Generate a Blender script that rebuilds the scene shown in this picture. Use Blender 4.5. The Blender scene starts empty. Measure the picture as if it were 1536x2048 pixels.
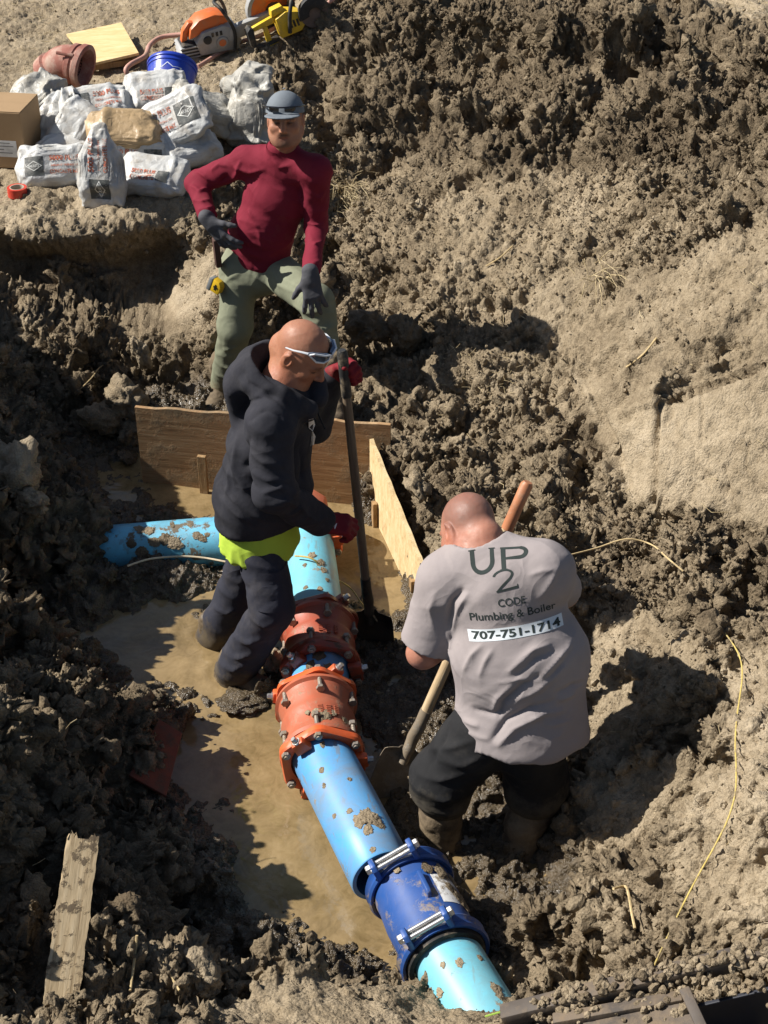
import bpy, bmesh, math, random
import numpy as np
from mathutils import Vector, Matrix, Quaternion
from mathutils.bvhtree import BVHTree
from mathutils.geometry import delaunay_2d_cdt
random.seed(7); RNG = np.random.default_rng(11)
SC = bpy.context.scene
COL = SC.collection
# ------------------------------------------------------------ camera, sky, sun, exposure
CAMH, PITCH, FPX = 4.17, math.radians(35.0), 3000.0
cam = bpy.data.cameras.new('camera'); cam_o = bpy.data.objects.new('camera', cam); COL.objects.link(cam_o)
cam_o.location = (0, 0, CAMH); cam_o.rotation_euler = (math.pi/2 - PITCH, 0, 0)
cam.sensor_fit = 'VERTICAL'; cam.sensor_height = 36.0; cam.lens = FPX/2048*36.0
cam.clip_start = 0.05; cam.clip_end = 500
SC.camera = cam_o
SUN_EL, SUN_AZ = math.radians(42), math.radians(7)          # sun stands to the left, a little behind the pit
TO_SUN = Vector((-math.cos(SUN_EL)*math.cos(SUN_AZ), math.cos(SUN_EL)*math.sin(SUN_AZ), math.sin(SUN_EL)))
W_ = bpy.data.worlds.new('World'); SC.world = W_; W_.use_nodes = True
nt = W_.node_tree
sky = nt.nodes.new('ShaderNodeTexSky'); sky.sky_type = 'NISHITA'; sky.sun_disc = False
sky.sun_elevation = SUN_EL; sky.sun_rotation = math.radians(-81)
bg = nt.nodes['Background']; bg.inputs[1].default_value = 0.05
nt.links.new(sky.outputs[0], bg.inputs[0])
sun = bpy.data.lights.new('sun', 'SUN'); sun.energy = 5.0; sun.angle = math.radians(0.5); sun.color = (1.0, 0.955, 0.89)
sun_o = bpy.data.objects.new('sun', sun); COL.objects.link(sun_o); sun_o.location = (-6, 2, 9)
sun_o.rotation_euler = (-TO_SUN).to_track_quat('-Z', 'Y').to_euler()
SC.view_settings.view_transform = 'Standard'; SC.view_settings.look = 'None'
SC.view_settings.exposure = 0.68; SC.view_settings.gamma = 1.0; SC.view_settings.use_curve_mapping = False
# ------------------------------------------------------------ survey helpers: a photo point at a known height / distance
CP, SP = math.cos(PITCH), math.sin(PITCH)
def ray(u, v):
    a, b = (u-768)/FPX, (v-1024)/FPX
    return Vector((a, CP - b*SP, -SP - b*CP))
def W(u, v, z):
    d = ray(u, v); return Vector((0, 0, CAMH)) + d*((z-CAMH)/d.z)
def WY(u, v, y):
    d = ray(u, v); return Vector((0, 0, CAMH)) + d*(y/d.y)
def proj(P):
    x, y, z = P[..., 0], P[..., 1], P[..., 2]-CAMH
    dep = y*CP - z*SP; up = y*SP + z*CP
    return 768 + FPX*x/dep, 1024 - FPX*up/dep
# ------------------------------------------------------------ numpy noise
def _h(ix, iy, iz, s):
    h = (ix.astype(np.uint32)*np.uint32(374761393) + iy.astype(np.uint32)*np.uint32(668265263)
         + iz.astype(np.uint32)*np.uint32(2147483647) + np.uint32((s*974634541) & 0xffffffff))
    h = (h ^ (h >> np.uint32(13)))*np.uint32(1274126177)
    h = (h ^ (h >> np.uint32(16)))*np.uint32(2246822519)
    return (h ^ (h >> np.uint32(15)))
def h01(ix, iy, iz, s): return (_h(ix, iy, iz, s) & np.uint32(0xffffff)).astype(np.float32)/np.float32(16777215)
def vnoise(P, scale, seed=0):
    q = (P*scale).astype(np.float32) + np.float32(1000.37); i = np.floor(q).astype(np.int64); f = q - i; f = f*f*(3-2*f)
    r = 0
    for dx in (0, 1):
        wx = f[:, 0] if dx else 1-f[:, 0]
        for dy in (0, 1):
            wy = f[:, 1] if dy else 1-f[:, 1]
            for dz in (0, 1):
                wz = f[:, 2] if dz else 1-f[:, 2]
                r = r + wx*wy*wz*h01(i[:, 0]+dx, i[:, 1]+dy, i[:, 2]+dz, seed)
    return r*2-1
def fbm(P, scale, octv=4, seed=0, gain=.5):
    r, a = 0, 1.0
    for o in range(octv):
        r = r + a*vnoise(P, scale*2**o, seed+o*17); a *= gain
    return r
def worley(P, scale, seed=0):
    q = (P*scale).astype(np.float32) + np.float32(500.21); i = np.floor(q).astype(np.int64); f = (q-i).astype(np.float32)
    best = np.full(len(P), 9, np.float32); bid = np.zeros(len(P), np.float32)
    for dx in (-1, 0, 1):
        for dy in (-1, 0, 1):
            for dz in (-1, 0, 1):
                a, b, c = i[:, 0]+dx, i[:, 1]+dy, i[:, 2]+dz
                h = _h(a, b, c, seed)
                jx = (h & np.uint32(1023)).astype(np.float32)/1023; jy = ((h >> np.uint32(10)) & np.uint32(1023)).astype(np.float32)/1023
                jz = ((h >> np.uint32(20)) & np.uint32(1023)).astype(np.float32)/1023
                d = (f[:, 0]-dx-jx)**2 + (f[:, 1]-dy-jy)**2 + (f[:, 2]-dz-jz)**2
                m = d < best; best = np.where(m, d, best); bid = np.where(m, jx, bid)
    return np.sqrt(best), bid
def clodh(P, scale, seed):
    d, r = worley(P, scale, seed)
    return np.sqrt(np.maximum(0, 1-(d/.8)**2))*(.35+.65*r)
def facet(P, scale, seed, slope=.9):
    """broken lumps: every cell a block of its own height and tilt, with sharp steps between blocks"""
    q = (P*scale).astype(np.float32) + np.float32(700.13); i = np.floor(q).astype(np.int64); f = (q-i).astype(np.float32)
    best = np.full(len(P), 9, np.float32); val = np.zeros(len(P), np.float32)
    for dx in (-1, 0, 1):
        for dy in (-1, 0, 1):
            for dz in (-1, 0, 1):
                h = _h(i[:, 0]+dx, i[:, 1]+dy, i[:, 2]+dz, seed)
                jx = (h & np.uint32(1023)).astype(np.float32)/1023; jy = ((h >> np.uint32(10)) & np.uint32(1023)).astype(np.float32)/1023
                jz = ((h >> np.uint32(20)) & np.uint32(1023)).astype(np.float32)/1023
                ox, oy, oz = f[:, 0]-dx-jx, f[:, 1]-dy-jy, f[:, 2]-dz-jz
                d = ox*ox+oy*oy+oz*oz
                h2 = (h*np.uint32(2654435761)) ^ (h >> np.uint32(7)); a = (h2 & np.uint32(255)).astype(np.float32)/255
                gx_ = ((h2 >> np.uint32(8)) & np.uint32(255)).astype(np.float32)/127.5-1; gy_ = ((h2 >> np.uint32(16)) & np.uint32(255)).astype(np.float32)/127.5-1
                v = a - .5 + slope*(ox*gx_ + oy*gy_) - .55*d
                m = d < best; best = np.where(m, d, best); val = np.where(m, v, val)
    return val
def nrm(v): return v/np.maximum(np.linalg.norm(v, axis=-1, keepdims=True), 1e-9)
# ------------------------------------------------------------ objects
def link(o, parent=None):
    COL.objects.link(o)
    if parent is not None: o.parent = parent
    return o
def tag(o, label=None, cat=None, group=None, kind=None):
    if label: o['label'] = label
    if cat: o['category'] = cat
    if group: o['group'] = group
    if kind: o['kind'] = kind
    return o
def empty(name, loc, label, cat, group=None, rot=None):
    o = bpy.data.objects.new(name, None); COL.objects.link(o); o.location = loc; o.empty_display_size = .1
    if rot is not None: o.rotation_euler = rot
    bpy.context.view_layer.update()
    return tag(o, label, cat, group)
def mesh_np(name, V, F, mat=None, parent=None, smooth=True):
    """V (n,3), F (m,3|4) arrays -> object"""
    me = bpy.data.meshes.new(name); V = np.asarray(V, np.float32); F = np.asarray(F, np.int32)
    me.vertices.add(len(V)); me.vertices.foreach_set('co', V.ravel())
    k = F.shape[1]; me.loops.add(F.size); me.loops.foreach_set('vertex_index', F.ravel())
    me.polygons.add(len(F)); me.polygons.foreach_set('loop_start', np.arange(0, F.size, k, dtype=np.int32))
    me.polygons.foreach_set('loop_total', np.full(len(F), k, np.int32))
    me.polygons.foreach_set('use_smooth', np.full(len(F), smooth, bool))
    me.update(calc_edges=True); me.validate()
    if mat: me.materials.append(mat)
    o = bpy.data.objects.new(name, me); link(o, parent)
    if parent is not None: o.matrix_parent_inverse = parent.matrix_world.inverted()
    return o
def attr(me, name, vals, typ='FLOAT'):
    a = me.attributes.new(name, typ, 'POINT')
    vals = np.asarray(vals, np.float32)
    if typ == 'FLOAT': a.data.foreach_set('value', vals)
    elif typ == 'FLOAT_VECTOR': a.data.foreach_set('vector', vals.ravel())
    else: a.data.foreach_set('color', np.concatenate([vals, np.ones((len(vals), 1), np.float32)], 1).ravel())
def frame(d, up=(0, 0, 1)):
    z = Vector(d).normalized(); u = Vector(up)
    if abs(z.dot(u.normalized())) > .98: u = Vector((1, 0, 0))
    x = u.cross(z).normalized(); y = z.cross(x)
    return x, y, z
class MB:
    """collects shapes in world (or local) space; build() links ONE mesh object"""
    def __init__(s): s.bm = bmesh.new()
    def add(s, V, F):
        vs = [s.bm.verts.new(v) for v in V]
        for f in F:
            try: s.bm.faces.new([vs[i] for i in f])
            except ValueError: pass
        return s
    def box(s, c, ax, sz):
        ax = [Vector(a).normalized() for a in ax]; c = Vector(c)
        V = [c + ax[0]*sz[0]*i/2 + ax[1]*sz[1]*j/2 + ax[2]*sz[2]*k/2 for i in (-1, 1) for j in (-1, 1) for k in (-1, 1)]
        return s.add(V, [(0, 1, 3, 2), (4, 6, 7, 5), (0, 4, 5, 1), (2, 3, 7, 6), (0, 2, 6, 4), (1, 5, 7, 3)])
    def tube(s, pts, r, n=10, cap=True, up=(0, 0, 1), flat=1.0):
        pts = [Vector(p) for p in pts]; m = len(pts)
        rs = r if isinstance(r, (list, tuple)) else [r]*m
        V = []; F = []; px = None
        for i, p in enumerate(pts):
            t = (pts[min(i+1, m-1)] - pts[max(i-1, 0)]).normalized()
            if px is None: x, y, _ = frame(t, up)
            else:
                x = (px - t*px.dot(t)).normalized(); y = t.cross(x)
            px = x
            for j in range(n):
                a = 2*math.pi*j/n; V.append(p + x*math.cos(a)*rs[i] + y*math.sin(a)*rs[i]*flat)
        for i in range(m-1):
            for j in range(n):
                F.append((i*n+j, i*n+(j+1) % n, (i+1)*n+(j+1) % n, (i+1)*n+j))
        if cap: F += [tuple(range(n))[::-1], tuple(range((m-1)*n, m*n))]
        return s.add(V, F)
    def lathe(s, o, d, prof, n=32, closed=False, up=(0, 0, 1), fn=None):
        """prof = [(axial, radius)...] about axis d at o"""
        x, y, z = frame(d, up); o = Vector(o); V = []; F = []; m = len(prof)
        for i, (a, r) in enumerate(prof):
            for j in range(n):
                t = 2*math.pi*j/n; rr = r*(fn(t) if fn else 1)
                V.append(o + z*a + x*math.cos(t)*rr + y*math.sin(t)*rr)
        for i in range(m if closed else m-1):
            k = (i+1) % m
            for j in range(n): F.append((i*n+j, i*n+(j+1) % n, k*n+(j+1) % n, k*n+j))
        return s.add(V, F)
    def prism(s, poly, h, o, ax):
        """poly 2D in ax[0],ax[1]; extruded +-h/2 on ax[2]"""
        ax = [Vector(a).normalized() for a in ax]; o = Vector(o); n = len(poly)
        V = [o + ax[0]*p[0] + ax[1]*p[1] + ax[2]*k*h/2 for k in (-1, 1) for p in poly]
        return s.add(V, [tuple(range(n))[::-1], tuple(range(n, 2*n))] + [(i, (i+1) % n, n+(i+1) % n, n+i) for i in range(n)])
    def build(s, name, mat, parent=None, smooth=False, bevel=0, seg=2, angle=35):
        bmesh.ops.recalc_face_normals(s.bm, faces=s.bm.faces)
        if bevel:
            ed = [e for e in s.bm.edges if len(e.link_faces) == 2 and e.calc_face_angle(0) > math.radians(angle)]
            bmesh.ops.bevel(s.bm, geom=ed, offset=bevel, segments=seg, affect='EDGES', profile=.5, clamp_overlap=True)
        me = bpy.data.meshes.new(name); s.bm.to_mesh(me); s.bm.free()
        if smooth:
            me.polygons.foreach_set('use_smooth', np.ones(len(me.polygons), bool))
            me.set_sharp_from_angle(angle=math.radians(smooth if smooth is not True else 40))
        if mat: me.materials.append(mat)
        o = bpy.data.objects.new(name, me); link(o, parent)
        if parent is not None: o.matrix_parent_inverse = parent.matrix_world.inverted()
        return o
# ------------------------------------------------------------ materials
class N:
    def __init__(s, name, rough=.8, spec=.3):
        s.m = bpy.data.materials.new(name); s.m.use_nodes = True; s.t = s.m.node_tree
        s.b = s.t.nodes['Principled BSDF']; s.b.inputs['Roughness'].default_value = rough
        s.b.inputs['Specular IOR Level'].default_value = spec
        s.co = s.t.nodes.new('ShaderNodeNewGeometry').outputs['Position']
    def n(s, typ, **k):
        nd = s.t.nodes.new(typ)
        for a, b in k.items(): setattr(nd, a, b)
        return nd
    def set(s, sock, v):
        if isinstance(v, (int, float)): sock.default_value = v
        elif isinstance(v, (tuple, list)): sock.default_value = tuple(v) + ((1,) if len(v) == 3 and len(sock.default_value) == 4 else ())
        else: s.t.links.new(v, sock)
    def obj(s): s.co = s.n('ShaderNodeTexCoord').outputs['Object']; return s
    def noise(s, scale, detail=5, rough=.6, co=None, dist=0, stretch=None):
        co = co or s.co
        if stretch:
            mp = s.n('ShaderNodeMapping'); s.set(mp.inputs[0], co); mp.inputs['Scale'].default_value = stretch; co = mp.outputs[0]
        nd = s.n('ShaderNodeTexNoise'); s.set(nd.inputs['Vector'], co)
        nd.inputs['Scale'].default_value = scale; nd.inputs['Detail'].default_value = detail; nd.inputs['Roughness'].default_value = rough
        nd.inputs['Distortion'].default_value = dist
        return nd.outputs['Fac']
    def ramp(s, fac, stops):
        nd = s.n('ShaderNodeValToRGB'); s.set(nd.inputs[0], fac); e = nd.color_ramp.elements
        while len(e) < len(stops): e.new(.5)
        for i, (p, c) in enumerate(stops):
            e[i].position = p; e[i].color = tuple(c)+(1,) if isinstance(c, (tuple, list)) else (c, c, c, 1)
        return nd.outputs[0]
    def mix(s, f, a, b, mode='MIX'):
        nd = s.n('ShaderNodeMix', data_type='RGBA', blend_type=mode)
        s.set(nd.inputs[0], f); s.set(nd.inputs[6], a); s.set(nd.inputs[7], b); return nd.outputs[2]
    def math(s, op, a, b=0., c=0.):
        nd = s.n('ShaderNodeMath', operation=op); s.set(nd.inputs[0], a); s.set(nd.inputs[1], b); s.set(nd.inputs[2], c); return nd.outputs[0]
    def att(s, name, typ='GEOMETRY', out='Fac'):
        nd = s.n('ShaderNodeAttribute', attribute_name=name, attribute_type=typ); return nd.outputs[out]
    def bump(s, h, strength=.5, dist=.005, prev=None):
        nd = s.n('ShaderNodeBump'); s.set(nd.inputs['Height'], h); nd.inputs['Strength'].default_value = strength
        nd.inputs['Distance'].default_value = dist
        if prev is not None: s.t.links.new(prev, nd.inputs['Normal'])
        s.t.links.new(nd.outputs[0], s.b.inputs['Normal']); return nd.outputs[0]
    def col(s, c): s.set(s.b.inputs['Base Color'], c); return s
    def rough(s, v): s.set(s.b.inputs['Roughness'], v); return s
DRY_MUD = (.26, .205, .135); WET_MUD = (.075, .056, .036)
def plain(name, c, rough=.6, spec=.3, var=.25, scale=9, bump=0, bscale=120, metal=0, dirt=0, dirtc=DRY_MUD, dscale=6, dlo=.5, dhi=.62, film=0):
    """a painted / woven / moulded surface with uneven colour, fine relief and caked soil"""
    m = N(name, rough, spec)
    f = m.noise(scale, 6, .65); c2 = tuple(x*(1-var) for x in c); c3 = tuple(min(1, x*(1+var*.6)) for x in c)
    col = m.ramp(f, [(.3, c2), (.5, c), (.72, c3)])
    m.b.inputs['Metallic'].default_value = metal
    pv = None
    if film:
        fk = m.ramp(m.noise(4.5, 8, .75, dist=.6), [(.38, 0.), (.68, film)]); st_ = m.ramp(m.noise(26, 3, .6, stretch=(1, .22, 1)), [(.60, 0.), (.66, film*.9)])
        col = m.mix(m.math('MAXIMUM', fk, st_), col, tuple(x*.9 for x in dirtc)); rough = max(rough, .45)
    if dirt:
        k = m.ramp(m.noise(dscale, 9, .72), [(dlo, 0.), (dhi, dirt)])
        col = m.mix(k, col, dirtc); m.rough(m.math('MAXIMUM', rough, m.math('MULTIPLY', k, .95)))
        pv = m.bump(k, .35, .004)
    if bump: m.bump(m.noise(bscale, 4, .6), bump, .003, pv)
    m.col(col); return m.m
# ------------------------------------------------------------ soil materials
def soil(name, inst=False):
    m = N(name, .95, .15); typ = 'INSTANCER' if inst else 'GEOMETRY'
    wet = m.att('wet', typ); dry = m.att('dry', typ)
    n1 = m.noise(2.3, 4, .62); n2 = m.noise(21, 5, .7); n3 = m.noise(120, 3, .65)
    f = m.math('ADD', m.math('MULTIPLY', n1, .42), m.math('ADD', m.math('MULTIPLY', n2, .36), m.math('MULTIPLY', n3, .22)))
    f = m.math('ADD', f, m.math('MULTIPLY', m.math('SUBTRACT', dry, .45), .32))
    if inst:
        oi = m.n('ShaderNodeObjectInfo'); f = m.math('ADD', f, m.math('MULTIPLY', m.math('SUBTRACT', oi.outputs['Random'], .5), .16))
    c = m.ramp(f, [(.29, (.088, .065, .041)), (.42, (.165, .127, .082)), (.53, (.265, .209, .137)), (.65, (.375, .303, .207)), (.8, (.48, .40, .29))])
    # straw flecks and pale grit
    fl = m.ramp(m.noise(260, 2, .5, stretch=(1, .35, 1)), [(.66, 0.), (.72, .75)])
    fl = m.math('MULTIPLY', fl, m.ramp(dry, [(.45, 0.), (.75, 1.)]))
    c = m.mix(fl, c, (.55, .46, .30))
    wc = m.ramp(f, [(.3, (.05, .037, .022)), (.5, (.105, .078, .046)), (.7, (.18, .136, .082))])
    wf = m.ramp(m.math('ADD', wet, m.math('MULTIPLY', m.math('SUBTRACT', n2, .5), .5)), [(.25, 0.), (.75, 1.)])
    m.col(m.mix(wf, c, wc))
    m.rough(m.ramp(wf, [(.35, .96), (1., .24)]))
    m.set(m.b.inputs['Specular IOR Level'], m.ramp(wf, [(.3, .1), (1., .5)]))
    vo = m.n('ShaderNodeTexVoronoi'); vo.inputs['Scale'].default_value = 95; m.set(vo.inputs['Vector'], m.mix(.03, m.co, m.noise(22, 1)))
    b = m.bump(m.noise(48, 5, .78), .8, .013)
    b = m.bump(m.math('SUBTRACT', 1., vo.outputs['Distance']), .55, .009, b)
    m.bump(m.noise(330, 2, .7), .5, .003, b)
    return m.m
M_SOIL = soil('soil'); M_CLOD = soil('clod_soil', True)
# ------------------------------------------------------------ ground heights: survey points (photo u, v, height above the water)
T = '''
-260 -70 .92|100 -60 .9|400 -60 .9|700 -70 1.0
0 0 .82|200 0 .82|400 0 .86|560 10 .9|0 110 .78|0 200 .75|200 150 .76|330 100 .8|460 120 .8|400 180 .78|520 200 .78|-200 200 .78
0 330 .74|0 390 .74|150 390 .74|300 390 .74|360 400 .74|-200 380 .74|200 280 .75|430 300 .76|480 260 .77
-200 448 .72|-60 445 .72|0 440 .72|120 440 .72|250 434 .72|370 425 .71
-200 488 .64|-60 486 .64|0 484 .64|60 490 .64|120 488 .64|200 480 .64|300 472 .64|350 460 .64|385 448 .66
-200 570 .40|-60 568 .40|0 566 .40|60 574 .40|120 578 .40|200 580 .40|270 578 .39|330 578 .37
0 600 .40|150 606 .37|250 606 .35|330 606 .33|100 645 .36|200 645 .32|300 660 .26|340 640 .28|-80 640 .5
0 660 .42|60 700 .38|0 760 .36|130 760 .26|200 730 .25|270 720 .2|330 740 .13|-80 760 .55
425 470 .68|450 440 .72|410 520 .6|380 590 .42|345 630 .29|440 560 .55|420 640 .42|400 700 .26|450 700 .35|470 620 .5|500 540 .6|520 450 .66|560 400 .62|600 350 .62
440 790 .09|400 760 .12|380 820 .1|470 800 .1|500 740 .2|540 700 .3|560 640 .4|600 600 .42|620 520 .48
668 815 .33|640 800 .32|700 800 .33|690 840 .25|600 830 .14|720 740 .38|650 730 .4|760 800 .28|620 720 .38
300 800 .13|300 870 .08|260 900 .05|520 830 .11|800 850 .3|840 870 .33
250 770 .13|200 800 .16|140 830 .16|80 870 .24|150 900 .1|200 950 .0|300 965 -.03|250 1000 .0|400 1005 -.04|560 1010 -.03|700 1035 -.04|0 880 .42|-80 880 .6
350 1000 -.03|320 1030 .04|220 1030 .045|430 1030 .0|180 980 .05
0 950 .42|60 1000 .36|130 1060 .28|180 1085 .17|210 1110 .12|150 1150 .2|240 1150 .13|0 1080 .36|60 1120 .3|-80 1000 .6|-80 1150 .6|100 1180 .12|190 1180 .1
0 1210 .1|100 1230 .05|200 1230 .005|300 1240 -.02|260 1190 .04|330 1150 .05|400 1160 .02|330 1200 .01|420 1200 -.03
0 1290 -.01|100 1290 -.03|200 1296 -.04|270 1300 -.04|-80 1260 .25
420 1290 -.05|350 1330 -.07|300 1345 -.03|450 1390 -.02|480 1420 .0|520 1480 -.09|430 1540 -.1|540 1650 -.1|590 1750 -.07|500 1350 -.02|560 1420 .03|520 1300 .01|470 1240 -.03|560 1230 .02
0 1318 .55|-80 1320 .75|100 1345 .5|160 1385 .52|210 1370 .4|270 1385 .27|330 1400 .14|390 1420 .07|450 1435 .03
100 1450 .62|0 1500 .78|-80 1500 .95|200 1450 .45|250 1480 .3|320 1450 .1|380 1462 .015|345 1520 .03|280 1560 .14|340 1570 .03|400 1600 .05|420 1680 .06|450 1720 .03|470 1785 .02
100 1600 .58|0 1700 .68|-80 1700 .78|200 1600 .38|300 1640 .2|300 1720 .22|200 1750 .4|100 1700 .5|350 1800 .18|420 1790 .08|50 1810 .54|150 1880 .47|0 1880 .64
250 1850 .4|300 1900 .34|400 1900 .22|500 1900 .12|550 1815 -.03|500 1800 -.02|480 1850 .04|600 1900 .05|700 1890 .05|660 1820 -.01|640 1740 -.06|700 1800 -.02|740 1840 .03|800 1880 .07|760 1900 .1
0 1960 .72|-80 1960 .85|100 1985 .66|200 1990 .62|300 1970 .54|380 1970 .5|450 1985 .46|560 1968 .42|680 1938 .33|760 1940 .3|860 1990 .24|950 2020 .28|1040 2022 .36
0 2048 .74|200 2048 .68|400 2048 .58|600 2048 .5|800 2048 .46|1000 2048 .5|1200 2048 .58|1400 2048 .6|1600 2048 .66|-80 2100 .9
0 2250 .8|400 2250 .66|800 2250 .58|1200 2250 .62|1600 2250 .7
1060 1935 .2|1060 1830 .24|1000 1850 .11|1150 1800 .32|1250 1788 .41|1150 1880 .31|1200 1935 .42|1130 1975 .40|1220 1965 .5|1300 1855 .5|1300 1935 .53|1420 1850 .62|1450 1905 .64|1536 1870 .72|1620 1850 .85|1010 1960 .2|960 1900 .06
885 1700 .03|1020 1755 .05|950 1600 .04|1100 1705 .07|1160 1760 .13|950 1800 .05|850 1450 .04|790 1300 .02|900 1250 .14|800 1600 -.01|830 1700 .03|750 1680 .01|1000 1650 .03
1050 1640 .1|1100 1560 .2|1100 1400 .3|1000 1300 .22|1000 1450 .12|900 1150 .26
700 1150 -.05|780 1160 -.05|740 1268 .015|830 1240 .02|700 1300 .02|760 1390 .02|840 1350 .03|760 1080 -.05|800 1120 -.05|690 1240 -.01|700 1060 -.04|650 1120 -.05|750 1500 .0|590 1320 .03|560 1350 .04
762 870 .40|800 900 .37|850 985 .36|880 1070 .33|880 1140 .28|860 1160 .24|830 900 .38|900 1000 .38|930 1080 .34
870 830 .40|900 720 .44|800 700 .38|720 640 .36|700 570 .42|740 600 .4|680 470 .52|760 500 .55|780 620 .4|850 620 .5|640 430 .55
900 500 .66|1000 600 .6|1085 640 .6|1060 700 .53|1040 560 .66|950 420 .76|800 380 .68|700 400 .58|660 300 .66|740 280 .76|900 600 .56|980 760 .48|900 820 .42|1000 880 .42|940 930 .4
620 150 .86|700 100 1.02|650 0 1.08|760 0 1.25|900 110 1.12|800 230 .88|870 320 .8|1000 250 1.0|1100 100 1.28|1000 0 1.42|1200 0 1.5|1340 40 1.48|1300 200 1.25|1200 140 1.3|1450 95 1.46|1536 105 1.48|1700 110 1.5|1536 250 1.48|1400 350 1.22|1200 390 .96|1100 450 .83|1536 420 1.36|1300 480 1.07|1150 560 .76|1250 560 .88|1700 300 1.4|1700 600 1.3
1160 730 .55|1120 690 .56|1250 650 .83|1310 700 .90|1400 600 1.05|1536 500 1.27|1536 600 1.2|1310 990 .56|1400 1018 .585|1470 1040 .6|1536 1060 .62|1700 1100 .7|1244 826 .72|1285 808 .78|1326 794 .84|1366 780 .89|1407 767 .94|1472 745 1.02|1536 722 1.1|1700 660 1.25|1190 770 .63
1178 800 .52|1205 850 .51|1230 900 .5|1258 975 .5|1340 1036 .52|1150 770 .50|1100 800 .47|1050 900 .42|1150 950 .45|1230 1000 .47|1000 1000 .38|1080 1000 .42
1180 1100 .43|1300 1085 .5|1450 1100 .58|1536 1120 .62|1536 1250 .72|1400 1250 .65|1280 1200 .52|1200 1250 .42|1200 1400 .42|1300 1350 .55|1385 1400 .63|1470 1500 .72|1536 1450 .79|1300 1500 .5|1200 1550 .32|1400 1600 .65|1536 1600 .82|1536 1750 .8|1420 1700 .62|1300 1650 .36|1200 1680 .2|1640 1300 .85|1640 1600 .95|1100 1150 .38|1030 1080 .38
'''
CPTS = []
for ln in T.strip().splitlines():
    for e in ln.split('|'):
        u, v, z = map(float, e.split()); p = W(u, v, z); CPTS.append((p.x, p.y, z))
for x, y, z in [(-2.35, 2, 1.1), (-2.3, 3, 1.05), (-2.3, 3.6, 1.4), (-2.35, 4.2, 1.2), (-2.3, 5, 1.4), (-2.35, 5.8, 1.5), (-2.45, 6.5, 1.45), (-2.6, 7.2, 1.05), (-2.9, 7.8, .8),  # unseen left spoil crest, raised to throw shade over the bank and puddle
                (-1.95, 2.4, 1.0), (-1.95, 3.0, 1.0), (-1.95, 3.25, 1.12), (-1.95, 3.65, 1.48), (-1.95, 4.0, 1.22), (-2.0, 4.4, 1.0), (-1.75, 4.9, .62), (-1.95, 5.6, .8), (-2.05, 6.4, .8), (-3.2, 3, .9), (-3.2, 4.5, 1.0), (-3.3, 6, .95), (-3.6, 7.5, .8), (-4.5, 9, .8), (-4.2, 2, .8),
                (-4, 12, .85), (-8, 6, .8), (0, 13.5, .9), (3, 11.3, .95), (3.4, 10.6, 1.0), (2.2, 10.2, 1.15), (1.2, 10.4, 1.1), (.3, 10.6, 1.05), (-.6, 11.5, .95), (4.5, 9, 1.0), (3.4, 8.6, 1.4), (3.2, 7, 1.3), (3, 5.5, 1.1), (2.6, 4, 1.0), (2.4, 2.8, .9),
                (2.4, 1.5, .8), (4.5, 3, .9), (5, 6, .9), (0, 1, .65), (-2, 1, .8), (2, 1, .7), (-90, -30, .8), (90, -30, .8), (-90, 95, .8), (90, 95, .8), (0, -30, .8), (0, 95, .8), (-90, 20, .8), (90, 20, .8)]:
    CPTS.append((x, y, z))
CPTS = np.array(CPTS)
_v, _e, TRI, _a, _b, _c = delaunay_2d_cdt([Vector((p[0], p[1])) for p in CPTS], [], [], 0, 1e-4)
CXY = np.array([(p.x, p.y) for p in _v]); CZ = np.array([CPTS[i[0], 2] for i in _a])
DENS = 1.0
ys = [1.7]
while ys[-1] < 12.6: ys.append(ys[-1] + .0052/DENS*(ys[-1]/3.5)**1.25)
ys = np.concatenate([[-30, -10, -3, 0, .9, 1.4], ys, [12.8, 13.3, 14.5, 17, 22, 35, 60, 95]])
NS = int(600*DENS); s_ = np.linspace(-1, 1, NS)
hw = np.clip(.268*(ys*CP + 3.3*SP) + .42, 1.4, 3.9)
ext = np.array([.06, .15, .35, .8, 2, 5, 15, 40, 84])
XG = np.concatenate([-(hw[:, None] + ext[::-1][None]), hw[:, None]*s_[None], hw[:, None] + ext[None]], 1)
YG = np.repeat(ys[:, None], XG.shape[1], 1)
ZG = np.full(XG.shape, .8)
def tin(XG, YG, ys, ZG):
    for t in TRI:
        (x0, y0), (x1, y1), (x2, y2) = CXY[list(t)]; z0, z1, z2 = CZ[list(t)]
        i0, i1 = np.searchsorted(ys, [min(y0, y1, y2), max(y0, y1, y2)])
        if i1 <= i0: continue
        X, Y = XG[i0:i1], YG[i0:i1]; det = (y1-y2)*(x0-x2) + (x2-x1)*(y0-y2)
        if abs(det) < 1e-12: continue
        c0, c1 = np.where((X >= min(x0, x1, x2)).any(0) & (X <= max(x0, x1, x2)).any(0))[0][[0, -1]] if ((X >= min(x0, x1, x2)).any(0) & (X <= max(x0, x1, x2)).any(0)).any() else (0, -1)
        if c1 < c0: continue
        X, Y = X[:, c0:c1+1], Y[:, c0:c1+1]
        a = ((y1-y2)*(X-x2) + (x2-x1)*(Y-y2))/det; b = ((y2-y0)*(X-x2) + (x0-x2)*(Y-y2))/det; c = 1-a-b
        m = (a >= -1e-6) & (b >= -1e-6) & (c >= -1e-6)
        ZG[i0:i1, c0:c1+1][m] = (a*z0 + b*z1 + c*z2)[m]
tin(XG, YG, ys, ZG)
def blur(A, it):
    for _ in range(it):
        B = A.copy(); B[1:-1] = (A[:-2] + 2*A[1:-1] + A[2:])/4; A = B
        B = A.copy(); B[:, 1:-1] = (A[:, :-2] + 2*A[:, 1:-1] + A[:, 2:])/4; A = B
    return A
ZG = blur(ZG, 14)
P3 = np.stack([XG, YG, ZG], -1)
NR, NC = XG.shape
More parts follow.
